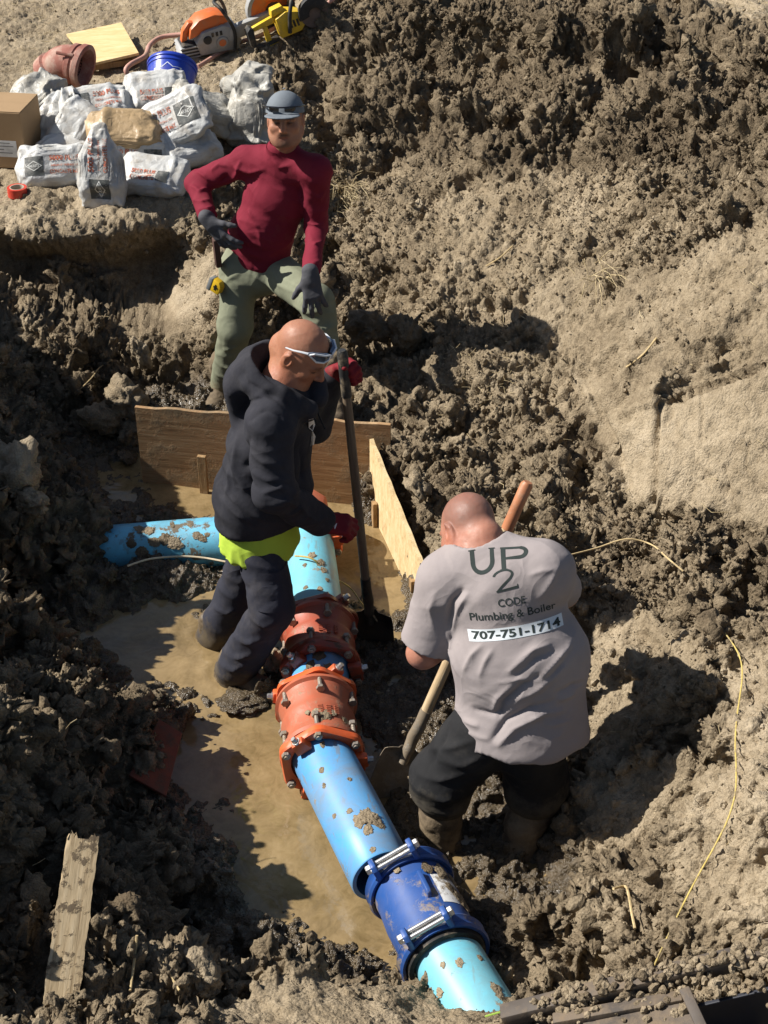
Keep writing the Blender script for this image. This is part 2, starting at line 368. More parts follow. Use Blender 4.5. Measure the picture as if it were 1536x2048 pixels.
U_, V_ = proj(P3)
def inpoly(U, V, poly):
    r = np.zeros(U.shape, bool); n = len(poly)
    for i in range(n):
        (x0, y0), (x1, y1) = poly[i], poly[(i+1) % n]
        if y0 == y1: continue
        c = ((y0 > V) != (y1 > V)) & (U < (x1-x0)*(V-y0)/(y1-y0) + x0); r ^= c
    return r
def region(poly, it=30): return blur(inpoly(U_, V_, poly).astype(np.float32), it)
flatP = P3.reshape(-1, 3)
# maps of real soil states: how lumpy, how wet, how dry and trodden
R_face = region([(1150, 735), (1195, 765), (1244, 832), (1326, 800), (1407, 772), (1536, 728), (1800, 640), (1800, 1090), (1536, 1062), (1400, 1018), (1250, 992), (1215, 900), (1165, 800)], 8)
R_upper = region([(1030, 600), (1110, 560), (1240, 560), (1330, 520), (1536, 410), (1800, 360), (1800, 640), (1536, 725), (1326, 795), (1244, 826), (1165, 730), (1090, 690)])
R_top = region([(-600, -300), (700, -300), (600, 60), (480, 130), (470, 260), (400, 400), (370, 450), (-600, 480)])
R_cheek = region([(430, 455), (330, 610), (325, 640), (400, 640), (440, 560), (450, 470)], 12)
R_wallL = region([(-500, 470), (380, 455), (335, 590), (-500, 592)], 12)
R_ledge = region([(140, 580), (340, 580), (400, 690), (330, 700)], 20)
R_clay = region([(1440, 1330), (1540, 1300), (1800, 1300), (1800, 1860), (1440, 1860), (1330, 1750), (1380, 1600), (1180, 1720), (1160, 1580), (1300, 1500), (1450, 1550)])
R_mid = region([(690, 350), (800, 300), (900, 310), (1130, 330), (1330, 400), (1300, 500), (1180, 570), (1030, 580), (900, 540), (760, 500)], 35)
R_mid2 = region([(840, 690), (1000, 680), (1130, 720), (1180, 820), (1100, 860), (960, 820), (860, 800)], 30)
R_near = region([(480, 2400), (420, 1990), (560, 1965), (690, 1936), (760, 1938), (860, 1980), (1000, 2010), (1000, 2400)])
R_straw = region([(1380, -300), (1800, -300), (1800, 60), (1536, 40), (1380, 10)], 10)
R_slopeR = region([(1150, 1230), (1300, 1180), (1420, 1330), (1250, 1480), (1170, 1600)], 25)
low = 1/(1+np.exp((ZG-.10)/.035))
pit = blur(((XG > -1.9) & (XG < .75) & (YG > 3.2) & (YG < 7.3)).astype(np.float32), 40)
low = low*pit
AMP = 1.0 - .55*R_mid - .4*R_mid2 - .95*R_face - .66*R_upper - .80*R_top - .75*R_cheek - .66*R_wallL - .7*R_ledge - .55*R_clay - .85*R_near - .8*R_straw - .5*R_slopeR
AMP = np.clip(AMP, .09, 1)*(1-.72*low)
farfade = np.clip(1-(np.abs(XG)-3.9)/1.5, 0, 1)*np.clip((YG-1)/1, 0, 1)*np.clip((13.2-YG)/1, 0, 1)
AMP = AMP*farfade
WET = np.clip(low*1.15 + .35*blur(((ZG < .28) & (pit > .5)).astype(np.float32), 25)*(1-.6*R_clay), 0, 1)
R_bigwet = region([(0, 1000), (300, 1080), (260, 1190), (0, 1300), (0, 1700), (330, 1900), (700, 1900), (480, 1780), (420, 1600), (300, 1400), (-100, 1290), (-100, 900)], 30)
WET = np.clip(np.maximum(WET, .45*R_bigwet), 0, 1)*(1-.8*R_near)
DRYM = np.clip(.40 + .16*R_mid + .1*R_mid2 + .36*R_face + .2*R_upper + .3*R_top + .5*R_cheek + .4*R_clay + .5*R_straw + .12*R_near + .22*R_slopeR - .4*R_wallL*0, 0, 1)
R_pile = region([(620, -300), (1380, -300), (1460, 60), (1600, 120), (1800, 300), (1300, 330), (1000, 330), (760, 430), (640, 300)], 25)
DRYM = np.clip(DRYM - .22*R_pile, 0, 1)
# left rear wall sheared back under its lip, shaped so the wall stays shaded
msk = region([(-500, 440), (400, 420), (400, 480), (335, 585), (335, 640), (-500, 650)], 16)
P3[..., 1] += msk*np.clip(.66-ZG, 0, .28)*1.25
# real lumps, in two passes: broken blocks first, then crumbly relief on the surface they make
def normals_of(Pg):
    gx = np.gradient(Pg, axis=1); gy = np.gradient(Pg, axis=0); return nrm(np.cross(gx, gy)).reshape(-1, 3)
A = AMP.reshape(-1); flatP = P3.reshape(-1, 3).astype(np.float32)
sel = np.where(A > .02)[0]; Q = flatP[sel]
warp = np.stack([fbm(Q, 5, 3, 3), fbm(Q, 5, 3, 5), fbm(Q, 5, 3, 9)], 1)*.07
Qw = Q + warp
R_lump = (AMP*(1 - .5*R_slopeR)).reshape(-1)[sel]; rp = R_pile.reshape(-1)[sel]; pl = 1 + .45*rp
patch = .35+1.1*np.clip(fbm(Q, 1.7, 2, 33)*.5+.5, 0, 1)
h1 = R_lump*.21*rp*facet(Qw + warp, 1.9, 12) + R_lump*patch*(.16*pl*facet(Qw, 3.3, 1) + .085*facet(Qw, 7.5, 2) + .05*(clodh(Qw, 9, 6)-.3))
Hg = np.zeros(NR*NC, np.float32); Hg[sel] = h1; Hg = Hg.reshape(NR, NC); Hg = blur(Hg, 7); Hg = (Hg*(1-R_pile) + blur(Hg, 5)*R_pile).reshape(-1)
NG = normals_of(P3); flatP += NG*Hg[:, None]
NG = normals_of(flatP.reshape(NR, NC, 3)); NG = nrm(blur(NG.reshape(NR, NC, 3), 2)).reshape(-1, 3)
Q = flatP[sel]; Qw = Q + warp*.35
h = R_lump*(.6+.6*patch)*(.046*facet(Qw, 16, 3) + .026*facet(Qw, 31, 7) + .012*(clodh(Qw, 24, 7)-.3)) + np.minimum(R_lump+.05, 1)*(.013*facet(Qw, 60, 4) + .017*fbm(Q, 28, 4, 21, .66))
h += .02*fbm(Q, 1.9, 3, 41)*(1-R_lump)*A[sel]*2
# cracked clay and tool scores on the cut faces
crk = (R_face+R_cheek+.7*R_clay+.4*R_wallL).reshape(-1)[sel]
d1, _ = worley(Q + warp*.6, 11, 77); d2, _ = worley(Q+warp*.6, 5.5, 78)
h -= np.clip(crk, 0, 1)*.008*np.clip((d1-.68)/.2, 0, 1)
h += np.clip(crk, 0, 1)*.014*(d2-.5) + .005*np.clip(crk, 0, 1)*vnoise(Q @ np.array([[2.5, -2.5, 4], [2, 2, 0], [14, -10, 24.]], np.float32).T, 1, 5)
flatP[sel] += NG[sel]*h[:, None]
# grooves, cracks and scrape marks on the cut face, the crust edge above it
def groove(lines):
    UU, VV = proj(flatP)
    for pts, w, dp in lines:
        us, vs = [p[0] for p in pts], [p[1] for p in pts]; k = np.where((UU > min(us)-40) & (UU < max(us)+40) & (VV > min(vs)-40) & (VV < max(vs)+40))[0]
        if not len(k): continue
        best = np.full(len(k), 1e9); pxm = FPX/(flatP[k, 1]*CP - (flatP[k, 2]-CAMH)*SP)
        for (x0, y0), (x1, y1) in zip(pts[:-1], pts[1:]):
            t = np.clip(((UU[k]-x0)*(x1-x0) + (VV[k]-y0)*(y1-y0))/max((x1-x0)**2+(y1-y0)**2, 1), 0, 1); best = np.minimum(best, np.hypot(UU[k]-x0-t*(x1-x0), VV[k]-y0-t*(y1-y0)))
        flatP[k] += NG[k]*(dp*np.exp(-(best/pxm/w)**2))[:, None]
groove([([(1326, 790), (1316, 840), (1312, 900), (1308, 960), (1304, 1010)], .012, -.035), ([(1330, 800), (1324, 860), (1318, 930)], .012, .012), ([(1402, 775), (1405, 840), (1402, 880)], .005, -.014), ([(1340, 800), (1345, 830), (1330, 850)], .004, -.012),
        ([(1180, 790), (1240, 850), (1300, 890)], .007, .010), ([(1200, 830), (1260, 880), (1300, 915)], .006, .009), ([(1230, 890), (1270, 930), (1300, 950)], .006, .009), ([(1330, 880), (1400, 930), (1480, 985)], .007, .011), ([(1340, 850), (1430, 910), (1536, 975)], .007, .010), ([(1330, 930), (1400, 965), (1450, 1000)], .006, .010), ([(1420, 850), (1480, 900), (1536, 930)], .006, -.010), ([(1430, 800), (1490, 850), (1536, 870)], .007, .010), ([(1450, 930), (1460, 980), (1480, 1030)], .004, -.012), ([(1380, 1000), (1395, 960), (1430, 950)], .004, -.010), ([(1500, 880), (1490, 930), (1510, 970)], .004, -.012),
        ([(1244, 828), (1285, 812), (1326, 796), (1366, 782), (1407, 769), (1472, 747), (1536, 724)], .016, .022), ([(1162, 735), (1185, 790), (1212, 850), (1236, 900), (1256, 970)], .014, -.03), ([(1250, 700), (1300, 690), (1360, 660)], .012, -.02), ([(1420, 730), (1450, 700), (1500, 690)], .012, -.025)])
GV = flatP.reshape(NR, NC, 3)
idx = np.arange(NR*NC).reshape(NR, NC)
F = np.stack([idx[:-1, :-1], idx[:-1, 1:], idx[1:, 1:], idx[1:, :-1]], -1).reshape(-1, 4)
ground = mesh_np('ground', flatP, F, M_SOIL); tag(ground, 'brown clay soil of the dug pit, its banks and spoil', kind='structure')
attr(ground.data, 'wet', WET.reshape(-1)); attr(ground.data, 'dry', DRYM.reshape(-1))
del ground['label']
def gz(x, y):
    i = int(np.clip(np.searchsorted(ys, y), 0, NR-1)); j = int(np.clip(np.searchsorted(GV[i, :, 0], x), 0, NC-1)); return float(GV[i, j, 2])
# ------------------------------------------------------------ muddy water
def mud_water():
    m = N('muddy_water', .12, .5)
    n1 = m.noise(2.6, 5, .62, dist=2.2); n2 = m.noise(13, 5, .65, dist=2.5)
    c = m.ramp(m.math('ADD', m.math('MULTIPLY', n1, .6), m.math('MULTIPLY', n2, .4)), [(.37, (.165, .115, .052)), (.5, (.232, .163, .078)), (.64, (.28, .20, .10))])
    m.col(c); m.rough(m.ramp(n2, [(.4, .04), (.7, .22)]))
    b = m.bump(m.noise(6, 3, .5, dist=.8), .22, .03); m.bump(m.noise(34, 3, .55), .14, .008, b)
    return m.m
bm = MB()
gw, gh = 260, 360; wx = np.linspace(-1.85, .95, gw); wy = np.linspace(3.15, 6.9, gh)
WX, WYg = np.meshgrid(wx, wy); WP = np.stack([WX, WYg, np.zeros_like(WX)], -1).reshape(-1, 3)
WP[:, 2] = .006*fbm(WP, 5, 3, 61)
for (u, v) in [(462, 1345), (432, 1268), (500, 1400), (748, 1280)]:      # slow ripples pushed out by boots and the shovel
    c = W(u, v, 0); r = np.hypot(WP[:, 0]-c.x, WP[:, 1]-c.y); WP[:, 2] += .0035*np.sin(r*70)*np.exp(-(r/.17)**2)
wi = np.arange(gw*gh).reshape(gh, gw); WF = np.stack([wi[:-1, :-1], wi[:-1, 1:], wi[1:, 1:], wi[1:, :-1]], -1).reshape(-1, 4)
water = mesh_np('water', WP, WF, mud_water()); tag(water, kind='structure')
# ------------------------------------------------------------ soil clods
def clod_mesh(name, seed, sub, mat):
    bm = bmesh.new(); bmesh.ops.create_icosphere(bm, subdivisions=sub, radius=1.0)
    V = np.array([v.co for v in bm.verts], np.float32); F = np.array([[v.index for v in f.verts] for f in bm.faces]); bm.free()
    o = np.float32(seed*13.7); r = np.random.default_rng(seed)
    S = V*np.array([1, r.uniform(.7, 1.0), r.uniform(.6, .85)], np.float32)
    Vw = V + .18*np.stack([vnoise(V+o, 2.5, seed+i) for i in (1, 2, 3)], 1)
    k = 1 + .25*vnoise(V+o, 1.1, seed) + .42*facet(Vw+o, .95, seed+5, .8)
    if sub >= 3: k = k + .22*facet(Vw+o, 2.3, seed+9, .8) + .11*facet(Vw+o, 5.2, seed+11, .8) + .10*fbm(V+o, 5, 4, seed, .6)
    k = np.clip(k, .35, 1.6)
    me_o = mesh_np(name, S*k[:, None], F, mat, None, sub >= 3); me = me_o.data; bpy.data.objects.remove(me_o); return me
CL_LO = [clod_mesh('clod_small', 100+i, 2, M_CLOD) for i in range(10)]
CL_HI = [clod_mesh('clod_large', 200+i, 4, M_CLOD) for i in range(12)]
lib = bpy.data.collections.new('clod_shapes')
for i, me in enumerate(CL_LO): lib.objects.link(bpy.data.objects.new('clod_shape_%02d' % i, me))
Af = AMP.reshape(-1); Uv, Vv = proj(flatP)
inview = (Uv > -130) & (Uv < 1670) & (Vv > -60) & (Vv < 2130)
# cell areas for even scattering
dx = np.gradient(XG, axis=1); dy = np.gradient(YG, axis=0); AREA = np.abs(dx*dy).reshape(-1)
lowf = low.reshape(-1); wetf = WET.reshape(-1); dryf = DRYM.reshape(-1)
pn = np.clip(fbm(flatP[::1].astype(np.float32), 1.3, 3, 71)*.5+.5, 0, 1)
cl_w = np.where(inview, (np.clip(Af-.1, 0, 1) + .9*(R_mid+R_mid2).reshape(-1))*AREA*(.15+1.7*pn**2), 0) + np.where(inview, AREA*.03, 0)
cl_w = cl_w*np.where((flatP[:, 2] < .02) & (lowf > .4), .04, 1)
cl_w /= cl_w.sum()
def instancer(name, n, smin, smax, power, sink, w, parent):
    ii = RNG.choice(len(w), n, p=w); u = RNG.random(n)
    s = smin*(1-u*(1-(smin/smax)**power))**(-1/power)
    s = np.minimum(s, smax)*np.clip(.45+.8*Af[ii], .4, 1)
    P = flatP[ii] + RNG.normal(0, .006, (n, 3)); P[:, 2] += s*sink
    me = bpy.data.meshes.new(name); me.vertices.add(n); me.vertices.foreach_set('co', P.astype(np.float32).ravel())
    attr(me, 'rot', RNG.random((n, 3))*6.28, 'FLOAT_VECTOR'); attr(me, 'scl', s)
    a = me.attributes.new('idx', 'INT', 'POINT'); a.data.foreach_set('value', RNG.integers(0, len(CL_LO), n).astype(np.int32))
    attr(me, 'wet', np.clip(wetf[ii]*.9 + RNG.normal(0, .08, n), 0, 1)); attr(me, 'dry', dryf[ii])
    o = bpy.data.objects.new(name, me); link(o, parent)
    g = bpy.data.node_groups.new(name, 'GeometryNodeTree')
    g.interface.new_socket('Geometry', in_out='INPUT', socket_type='NodeSocketGeometry'); g.interface.new_socket('Geometry', in_out='OUTPUT', socket_type='NodeSocketGeometry')
    gi = g.nodes.new('NodeGroupInput'); go = g.nodes.new('NodeGroupOutput'); ip = g.nodes.new('GeometryNodeInstanceOnPoints')
    ci = g.nodes.new('GeometryNodeCollectionInfo'); ci.inputs[0].default_value = lib; ci.inputs['Separate Children'].default_value = True; ci.inputs['Reset Children'].default_value = True
    def na(nm, t):
        x = g.nodes.new('GeometryNodeInputNamedAttribute'); x.data_type = t; x.inputs['Name'].default_value = nm; return x.outputs['Attribute']
    L = g.links.new
    L(gi.outputs[0], ip.inputs['Points']); L(ci.outputs[0], ip.inputs['Instance']); ip.inputs['Pick Instance'].default_value = True
    L(na('idx', 'INT'), ip.inputs['Instance Index']); L(na('rot', 'FLOAT_VECTOR'), ip.inputs['Rotation']); L(na('scl', 'FLOAT'), ip.inputs['Scale'])
    L(ip.outputs[0], go.inputs[0])
    md = o.modifiers.new('scatter', 'NODES'); md.node_group = g
    tag(o, kind='stuff'); return o
instancer('soil_crumbs', 120000, .0025, .024, 1.55, .0, cl_w, ground)
# large clods: each a piece of the ground, the biggest where the spoil was dumped
w2 = cl_w*np.clip(Af-.35, 0, 1)*np.clip(Vv+300, 0, 900); w2 *= (np.abs(flatP[:, 2]) > .03); w2 /= w2.sum()
for k, i in enumerate(RNG.choice(len(w2), 285, p=w2, replace=False)):
    s = .022 + .055*RNG.random()**2.6
    o = bpy.data.objects.new('soil_clod', CL_HI[k % len(CL_HI)]); link(o, ground)
    o.location = Vector(flatP[i]) + Vector((0, 0, s*.0)); o.rotation_euler = RNG.random(3)*6.28; o.scale = (s, s, s)
    o['wet'] = float(np.clip(wetf[i]+RNG.normal(0, .08), 0, 1)); o['dry'] = float(dryf[i])
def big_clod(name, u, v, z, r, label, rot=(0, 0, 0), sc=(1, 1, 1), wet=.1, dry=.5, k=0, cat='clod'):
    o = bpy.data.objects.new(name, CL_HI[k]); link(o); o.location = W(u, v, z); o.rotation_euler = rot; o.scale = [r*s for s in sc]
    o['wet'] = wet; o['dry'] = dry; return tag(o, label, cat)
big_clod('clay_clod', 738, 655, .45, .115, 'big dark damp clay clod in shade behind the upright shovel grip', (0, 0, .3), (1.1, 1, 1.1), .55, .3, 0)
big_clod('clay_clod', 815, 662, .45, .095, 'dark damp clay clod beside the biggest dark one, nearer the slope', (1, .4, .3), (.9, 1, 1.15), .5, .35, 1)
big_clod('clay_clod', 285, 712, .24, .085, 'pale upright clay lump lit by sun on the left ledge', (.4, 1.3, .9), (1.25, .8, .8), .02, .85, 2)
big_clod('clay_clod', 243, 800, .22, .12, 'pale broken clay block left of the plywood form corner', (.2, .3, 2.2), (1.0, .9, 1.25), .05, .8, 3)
big_clod('clay_clod', 205, 838, .15, .11, 'brown crumbly clay block leaning below the pale block', (1.4, .3, .2), (1.1, .9, 1.), .2, .5, 4)
big_clod('clay_clod', 262, 868, .08, .085, 'muddy clay block touching the left end of the plywood', (.6, 2.3, .2), (1.1, .9, 1.1), .3, .5, 5)
big_clod('clay_clod', 255, 915, .02, .06, 'wet mud lump at the foot of the plywood left end', (.6, .3, 1.2), (1.2, .9, .6), .8, .4, 6)
big_clod('clay_clod', 335, 835, .12, .09, 'muddy lumps just behind the plywood top edge at left', (2.6, .3, 1.2), (1.2, .9, .8), .35, .4, 7)
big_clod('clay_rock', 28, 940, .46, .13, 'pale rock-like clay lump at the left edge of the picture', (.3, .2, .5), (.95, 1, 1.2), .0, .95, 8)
big_clod('clay_rock', 62, 1010, .38, .085, 'smaller pale clay lump below the rock at the left edge', (1.3, .2, 2.5), (1.1, 1, .9), .05, .8, 9)
big_clod('clay_rock', 548, 1325, .05, .068, 'pale wet stone between the boots and the red pipe fitting', (.3, 1.2, .5), (1.1, .9, .9), .25, .8, 10, 'stone')
big_clod('mud_clod', 520, 1385, .02, .06, 'wet mud clod in front of the dark blue jeans', (.3, 1.2, 2.5), (1.5, .9, .5), .75, .4, 11)
big_clod('mud_clod', 478, 1400, .015, .075, 'wet mud heap pushed up by the nearest boot in the puddle', (.1, .1, 1.7), (1.1, 1.4, .5), .8, .4, 3)
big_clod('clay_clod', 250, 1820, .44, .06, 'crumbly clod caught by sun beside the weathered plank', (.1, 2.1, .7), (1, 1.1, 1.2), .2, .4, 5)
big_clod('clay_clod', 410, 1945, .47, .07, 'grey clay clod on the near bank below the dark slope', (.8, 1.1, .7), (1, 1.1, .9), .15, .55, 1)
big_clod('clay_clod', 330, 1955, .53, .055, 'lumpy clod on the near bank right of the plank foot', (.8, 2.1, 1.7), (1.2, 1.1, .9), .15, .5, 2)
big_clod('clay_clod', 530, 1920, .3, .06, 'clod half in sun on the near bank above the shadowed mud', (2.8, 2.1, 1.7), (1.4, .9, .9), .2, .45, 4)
big_clod('limestone', 838, 410, .68, .035, 'small white stone lying on the spoil slope right of the red shirt', (.8, 2.1, 1.7), (1.1, .9, .8), .0, 1.0, 6, 'stone')
big_clod('clay_clod', 835, 975, .4, .10, 'clay clod overhanging the top of the right plywood board', (.8, .1, 1.7), (1.1, 1., .8), .2, .4, 7)
big_clod('clay_clod', 960, 1510, .12, .085, 'crumbly clod between the shovel blade and the black trousers', (.8, .1, 2.7), (1.1, 1., .8), .2, .5, 8)
big_clod('clay_clod', 850, 1560, .09, .075, 'crumbly clod right of the spade blade in sunlight', (1.8, .1, 2.7), (1.1, 1., .8), .2, .5, 9)
# ------------------------------------------------------------ straw and grass bits
def straw():
    m = N('straw', .7, .3); oi = m.noise(35, 2); m.col(m.ramp(oi, [(.3, (.30, .22, .11)), (.6, (.52, .42, .24)), (.8, (.62, .54, .36))])); return m.m
M_STRAW = straw()
sw = np.where(inview, AREA*(.25 + 2.2*(R_top+R_straw*3+.4*R_face).reshape(-1)), 0)*(lowf < .3)
for (u, v, r, k) in [(690, 400, 60, 30), (1000, 770, 90, 14), (1190, 540, 35, 30), (650, 340, 60, 14), (560, 30, 130, 5), (1440, 620, 120, 3), (200, 30, 300, 1), (930, 740, 100, 7)]:
    sw = sw*(1 + k*np.exp(-((Uv-u)**2 + (Vv-v)**2)/r**2))
sw /= sw.sum(); n = 3600
ii = RNG.choice(len(sw), n, p=sw); ang = RNG.random(n)*6.28; tilt = np.abs(RNG.normal(0, .25, n)); L = RNG.gamma(3, .012, n)+.008; wd = RNG.uniform(.0007, .0018, n)
d = np.stack([np.cos(ang)*np.cos(tilt), np.sin(ang)*np.cos(tilt), np.sin(tilt)], 1); sd = np.stack([-np.sin(ang), np.cos(ang), 0*ang], 1)
b0 = flatP[ii] + np.array([0, 0, .004]); mid_ = b0 + d*(L*.5)[:, None] + sd*(RNG.normal(0, .12, n)*L)[:, None]; e0 = b0 + d*L[:, None]
up_ = np.array([0, 0, 1.])*wd[:, None]
V = np.concatenate([np.stack([p + sd*wd[:, None], p - sd*wd[:, None]*.5 + up_, p - sd*wd[:, None]*.5 - up_], 1) for p in (b0, mid_, e0)], 1).reshape(-1, 3)
b_ = (np.arange(n)*9)[:, None]
F = np.concatenate([b_ + np.array([[i*3+j, i*3+(j+1) % 3, (i+1)*3+(j+1) % 3, (i+1)*3+j]]) for i in (0, 1) for j in (0, 1, 2)], 0)
tag(mesh_np('straw_litter', V, F, M_STRAW, ground), kind='stuff')
# ------------------------------------------------------------ finding the visible ground under a photo point
_dep = flatP[:, 1]*CP - (flatP[:, 2]-CAMH)*SP
_k = np.where(inview)[0]; _cu = (Uv[_k]//6).astype(int)+60; _cv = (Vv[_k]//6).astype(int)+60
_cell = _cv*500 + _cu; _ord = np.lexsort((_dep[_k], _cell)); _cs = _cell[_ord]; _first = np.r_[True, _cs[1:] != _cs[:-1]]
GMAP = dict(zip(_cs[_first].tolist(), _k[_ord][_first].tolist()))
def G(u, v, lift=0.):
    for r in range(0, 6):
        for dv in range(-r, r+1):
            for du in range(-r, r+1):
                c = (int(v//6)+60+dv)*500 + int(u//6)+60+du
                if c in GMAP:
                    p = Vector(flatP[GMAP[c]]); q = W(u, v, p.z); return q + Vector((0, 0, lift))
    return W(u, v, .3)
def smooth_path(pts, n=6):
    pts = [Vector(p) for p in pts]; out = []
    for i in range(len(pts)-1):
        p0, p1, p2, p3 = pts[max(i-1, 0)], pts[i], pts[i+1], pts[min(i+2, len(pts)-1)]
        for k in range(n):
            t = k/n; out.append(.5*((2*p1) + (p2-p0)*t + (2*p0-5*p1+4*p2-p3)*t*t + (3*p1-p0-3*p2+p3)*t**3))
    return out + [pts[-1]]
# ------------------------------------------------------------ flat print that follows a surface
_TXT = {}
def text_geo(s, bold=0.):
    if (s, bold) in _TXT: return _TXT[(s, bold)]
    cu = bpy.data.curves.new('t', 'FONT'); cu.body = s; cu.size = 1; cu.align_x = 'CENTER'; cu.align_y = 'CENTER'; cu.offset = bold; cu.resolution_u = 4
    o = bpy.data.objects.new('t', cu); COL.objects.link(o); bpy.context.view_layer.update()
    me = bpy.data.meshes.new_from_object(o.evaluated_get(bpy.context.evaluated_depsgraph_get()))
    bm = bmesh.new(); bm.from_mesh(me); bmesh.ops.remove_doubles(bm, verts=bm.verts, dist=1e-5); bmesh.ops.triangulate(bm, faces=bm.faces)
    for _ in range(2):
        bmesh.ops.subdivide_edges(bm, edges=[e for e in bm.edges if e.calc_length() > .22], cuts=1)
        bmesh.ops.triangulate(bm, faces=bm.faces)
    V = np.array([v.co[:2] for v in bm.verts]); F = [[v.index for v in f.verts] for f in bm.faces]; bm.free()
    COL.objects.unlink(o); bpy.data.objects.remove(o); bpy.data.curves.remove(cu); bpy.data.meshes.remove(me)
    V = V - (V.max(0)+V.min(0))/2; _TXT[(s, bold)] = (V, F); return V, F
def rect_geo(w, h, n=10):
    g = np.linspace(-.5, .5, n+1); X, Y = np.meshgrid(g*w, g*h); V = np.stack([X, Y], -1).reshape(-1, 2); i = np.arange((n+1)**2).reshape(n+1, n+1)
    return V, np.stack([i[:-1, :-1], i[:-1, 1:], i[1:, 1:], i[1:, :-1]], -1).reshape(-1, 4).tolist()
def outline_geo(poly, w):
    P = np.array(poly, float); c = P.mean(0); n = len(P); Q = c + (P-c)*(1-w); m = 6; V = []; F = []
    for i in range(n):
        for k in range(m):
            V += [P[i]+(P[(i+1) % n]-P[i])*k/m, Q[i]+(Q[(i+1) % n]-Q[i])*k/m]
    L = n*m
    return np.array(V), [[2*i, 2*((i+1) % L), 2*((i+1) % L)+1, 2*i+1] for i in range(L)]
def fit(V, w, h):
    s = V.max(0)-V.min(0); return V*np.array([w/s[0], h/s[1]])
def decal(name, geo, bvh, O, X, Y, mat, parent, off=.002, at=(0, 0)):
    V, F = geo; X = Vector(X).normalized(); Y = Vector(Y); Y = (Y - X*Y.dot(X)).normalized(); Nn = X.cross(Y); O = Vector(O); out = []
    for x, y in V:
        p = O + X*(x+at[0]) + Y*(y+at[1])
        h = bvh.ray_cast(p + Nn*.25, -Nn, .6)
        out.append((h[0] + (h[1]*(1 if h[1].dot(Nn) > 0 else -1)*.6 + Nn*.4)*off) if h[0] is not None else p)
    bm = MB(); bm.add(out, F); return bm.build(name, mat, parent, smooth=True)
def bvh_of(o):
    me = o.data; M = o.matrix_world
    return BVHTree.FromPolygons([M @ v.co for v in me.vertices], [list(p.vertices) for p in me.polygons])
# ------------------------------------------------------------ materials of things
M_PIPE = plain('blue_pvc', (.085, .33, .64), .34, .45, .12, 5, dirt=.9, dscale=9, dlo=.61, dhi=.65, film=.6)
M_PIPE2 = plain('turquoise_pvc', (.15, .50, .62), .36, .45, .12, 5, dirt=.9, dscale=8, dlo=.60, dhi=.64, film=.5)
M_PIPE3 = plain('muddy_turquoise_pvc', (.13, .47, .66), .38, .45, .12, 5, dirt=.98, dirtc=(.13, .10, .065), dscale=11, dlo=.53, dhi=.57, film=.5)
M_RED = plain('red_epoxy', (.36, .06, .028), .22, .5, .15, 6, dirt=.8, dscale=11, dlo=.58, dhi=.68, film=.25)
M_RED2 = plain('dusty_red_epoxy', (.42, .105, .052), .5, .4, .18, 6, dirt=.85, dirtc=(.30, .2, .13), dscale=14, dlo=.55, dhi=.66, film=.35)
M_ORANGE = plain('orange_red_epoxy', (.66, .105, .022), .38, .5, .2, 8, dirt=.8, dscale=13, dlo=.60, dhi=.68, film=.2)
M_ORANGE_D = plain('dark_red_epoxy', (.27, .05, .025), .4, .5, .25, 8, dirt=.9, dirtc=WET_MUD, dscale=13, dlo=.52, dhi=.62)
M_BLUE = plain('blue_epoxy', (.012, .07, .27), .32, .5, .2, 7, dirt=.9, dscale=10, dlo=.56, dhi=.64, film=.14)
M_STEEL = plain('galvanised_steel', (.55, .54, .52), .38, .5, .2, 20, metal=.85, dirt=.6, dscale=24, dlo=.6, dhi=.7)
M_RUBBER = plain('black_rubber', (.018, .018, .018), .7, .3, .3, 10, dirt=.5, dscale=12)
M_BOLT = plain('muddy_bolt', (.33, .29, .25), .5, .4, .3, 30, metal=.5, dirt=.8, dscale=30, dlo=.45, dhi=.6)
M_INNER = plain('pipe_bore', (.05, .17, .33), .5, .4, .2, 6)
def wood(name, cols, gscale, stretch, rough=.8, dirt=0, dlo=.5, dhi=.65, dirtc=DRY_MUD, dscale=5):
    m = N(name, rough, .25).obj(); g = m.noise(gscale, 7, .7, stretch=stretch, dist=.6); g2 = m.noise(gscale*5, 4, .6, stretch=stretch)
    f = m.math('ADD', m.math('MULTIPLY', g, .7), m.math('MULTIPLY', g2, .3))
    c = m.ramp(f, [(.32, cols[0]), (.5, cols[1]), (.68, cols[2])])
    b = m.bump(f, .5, .004)
    if dirt:
        k = m.ramp(m.noise(dscale, 8, .7), [(dlo, 0.), (dhi, dirt)]); c = m.mix(k, c, dirtc); m.bump(k, .6, .006, b)
    m.col(c); return m.m
# ------------------------------------------------------------ pipes
PZ = .15; RO = .115
def ax_pt(u, v, z=PZ): return W(u, v, z)
def pipe(name, a, b, mat, label, r=RO, open_b=False, group=None, sag=0):
    a, b = Vector(a), Vector(b); d = (b-a); L = d.length; e = empty(name, a, label, 'pipe', group)
    m = MB(); t = .017; m.lathe(a, d, [(0, r-t), (0, r), (L*.25, r), (L*.5, r), (L*.75, r), (L-.004, r), (L, r-.003), (L, r-t)], 64); m.build('pipe_wall', mat, e, smooth=True)
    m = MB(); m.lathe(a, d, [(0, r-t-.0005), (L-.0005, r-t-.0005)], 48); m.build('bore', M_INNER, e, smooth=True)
    return e
A0 = ax_pt(616, 1085); A1 = ax_pt(637, 1258); A2 = ax_pt(643, 1340); A3 = ax_pt(632, 1408); A4 = ax_pt(645, 1515); A5 = ax_pt(766, 1752, .165)
C1 = W(822, 1775, .175); C2 = W(884, 1902, .19); D0 = W(905, 1945, .19); D1 = W(1010, 2110, .19)
dAB = (A1-A0).normalized(); d34 = (A4-A3).normalized(); d45 = (A5-A4).normalized(); dC = (C2-C1).normalized()
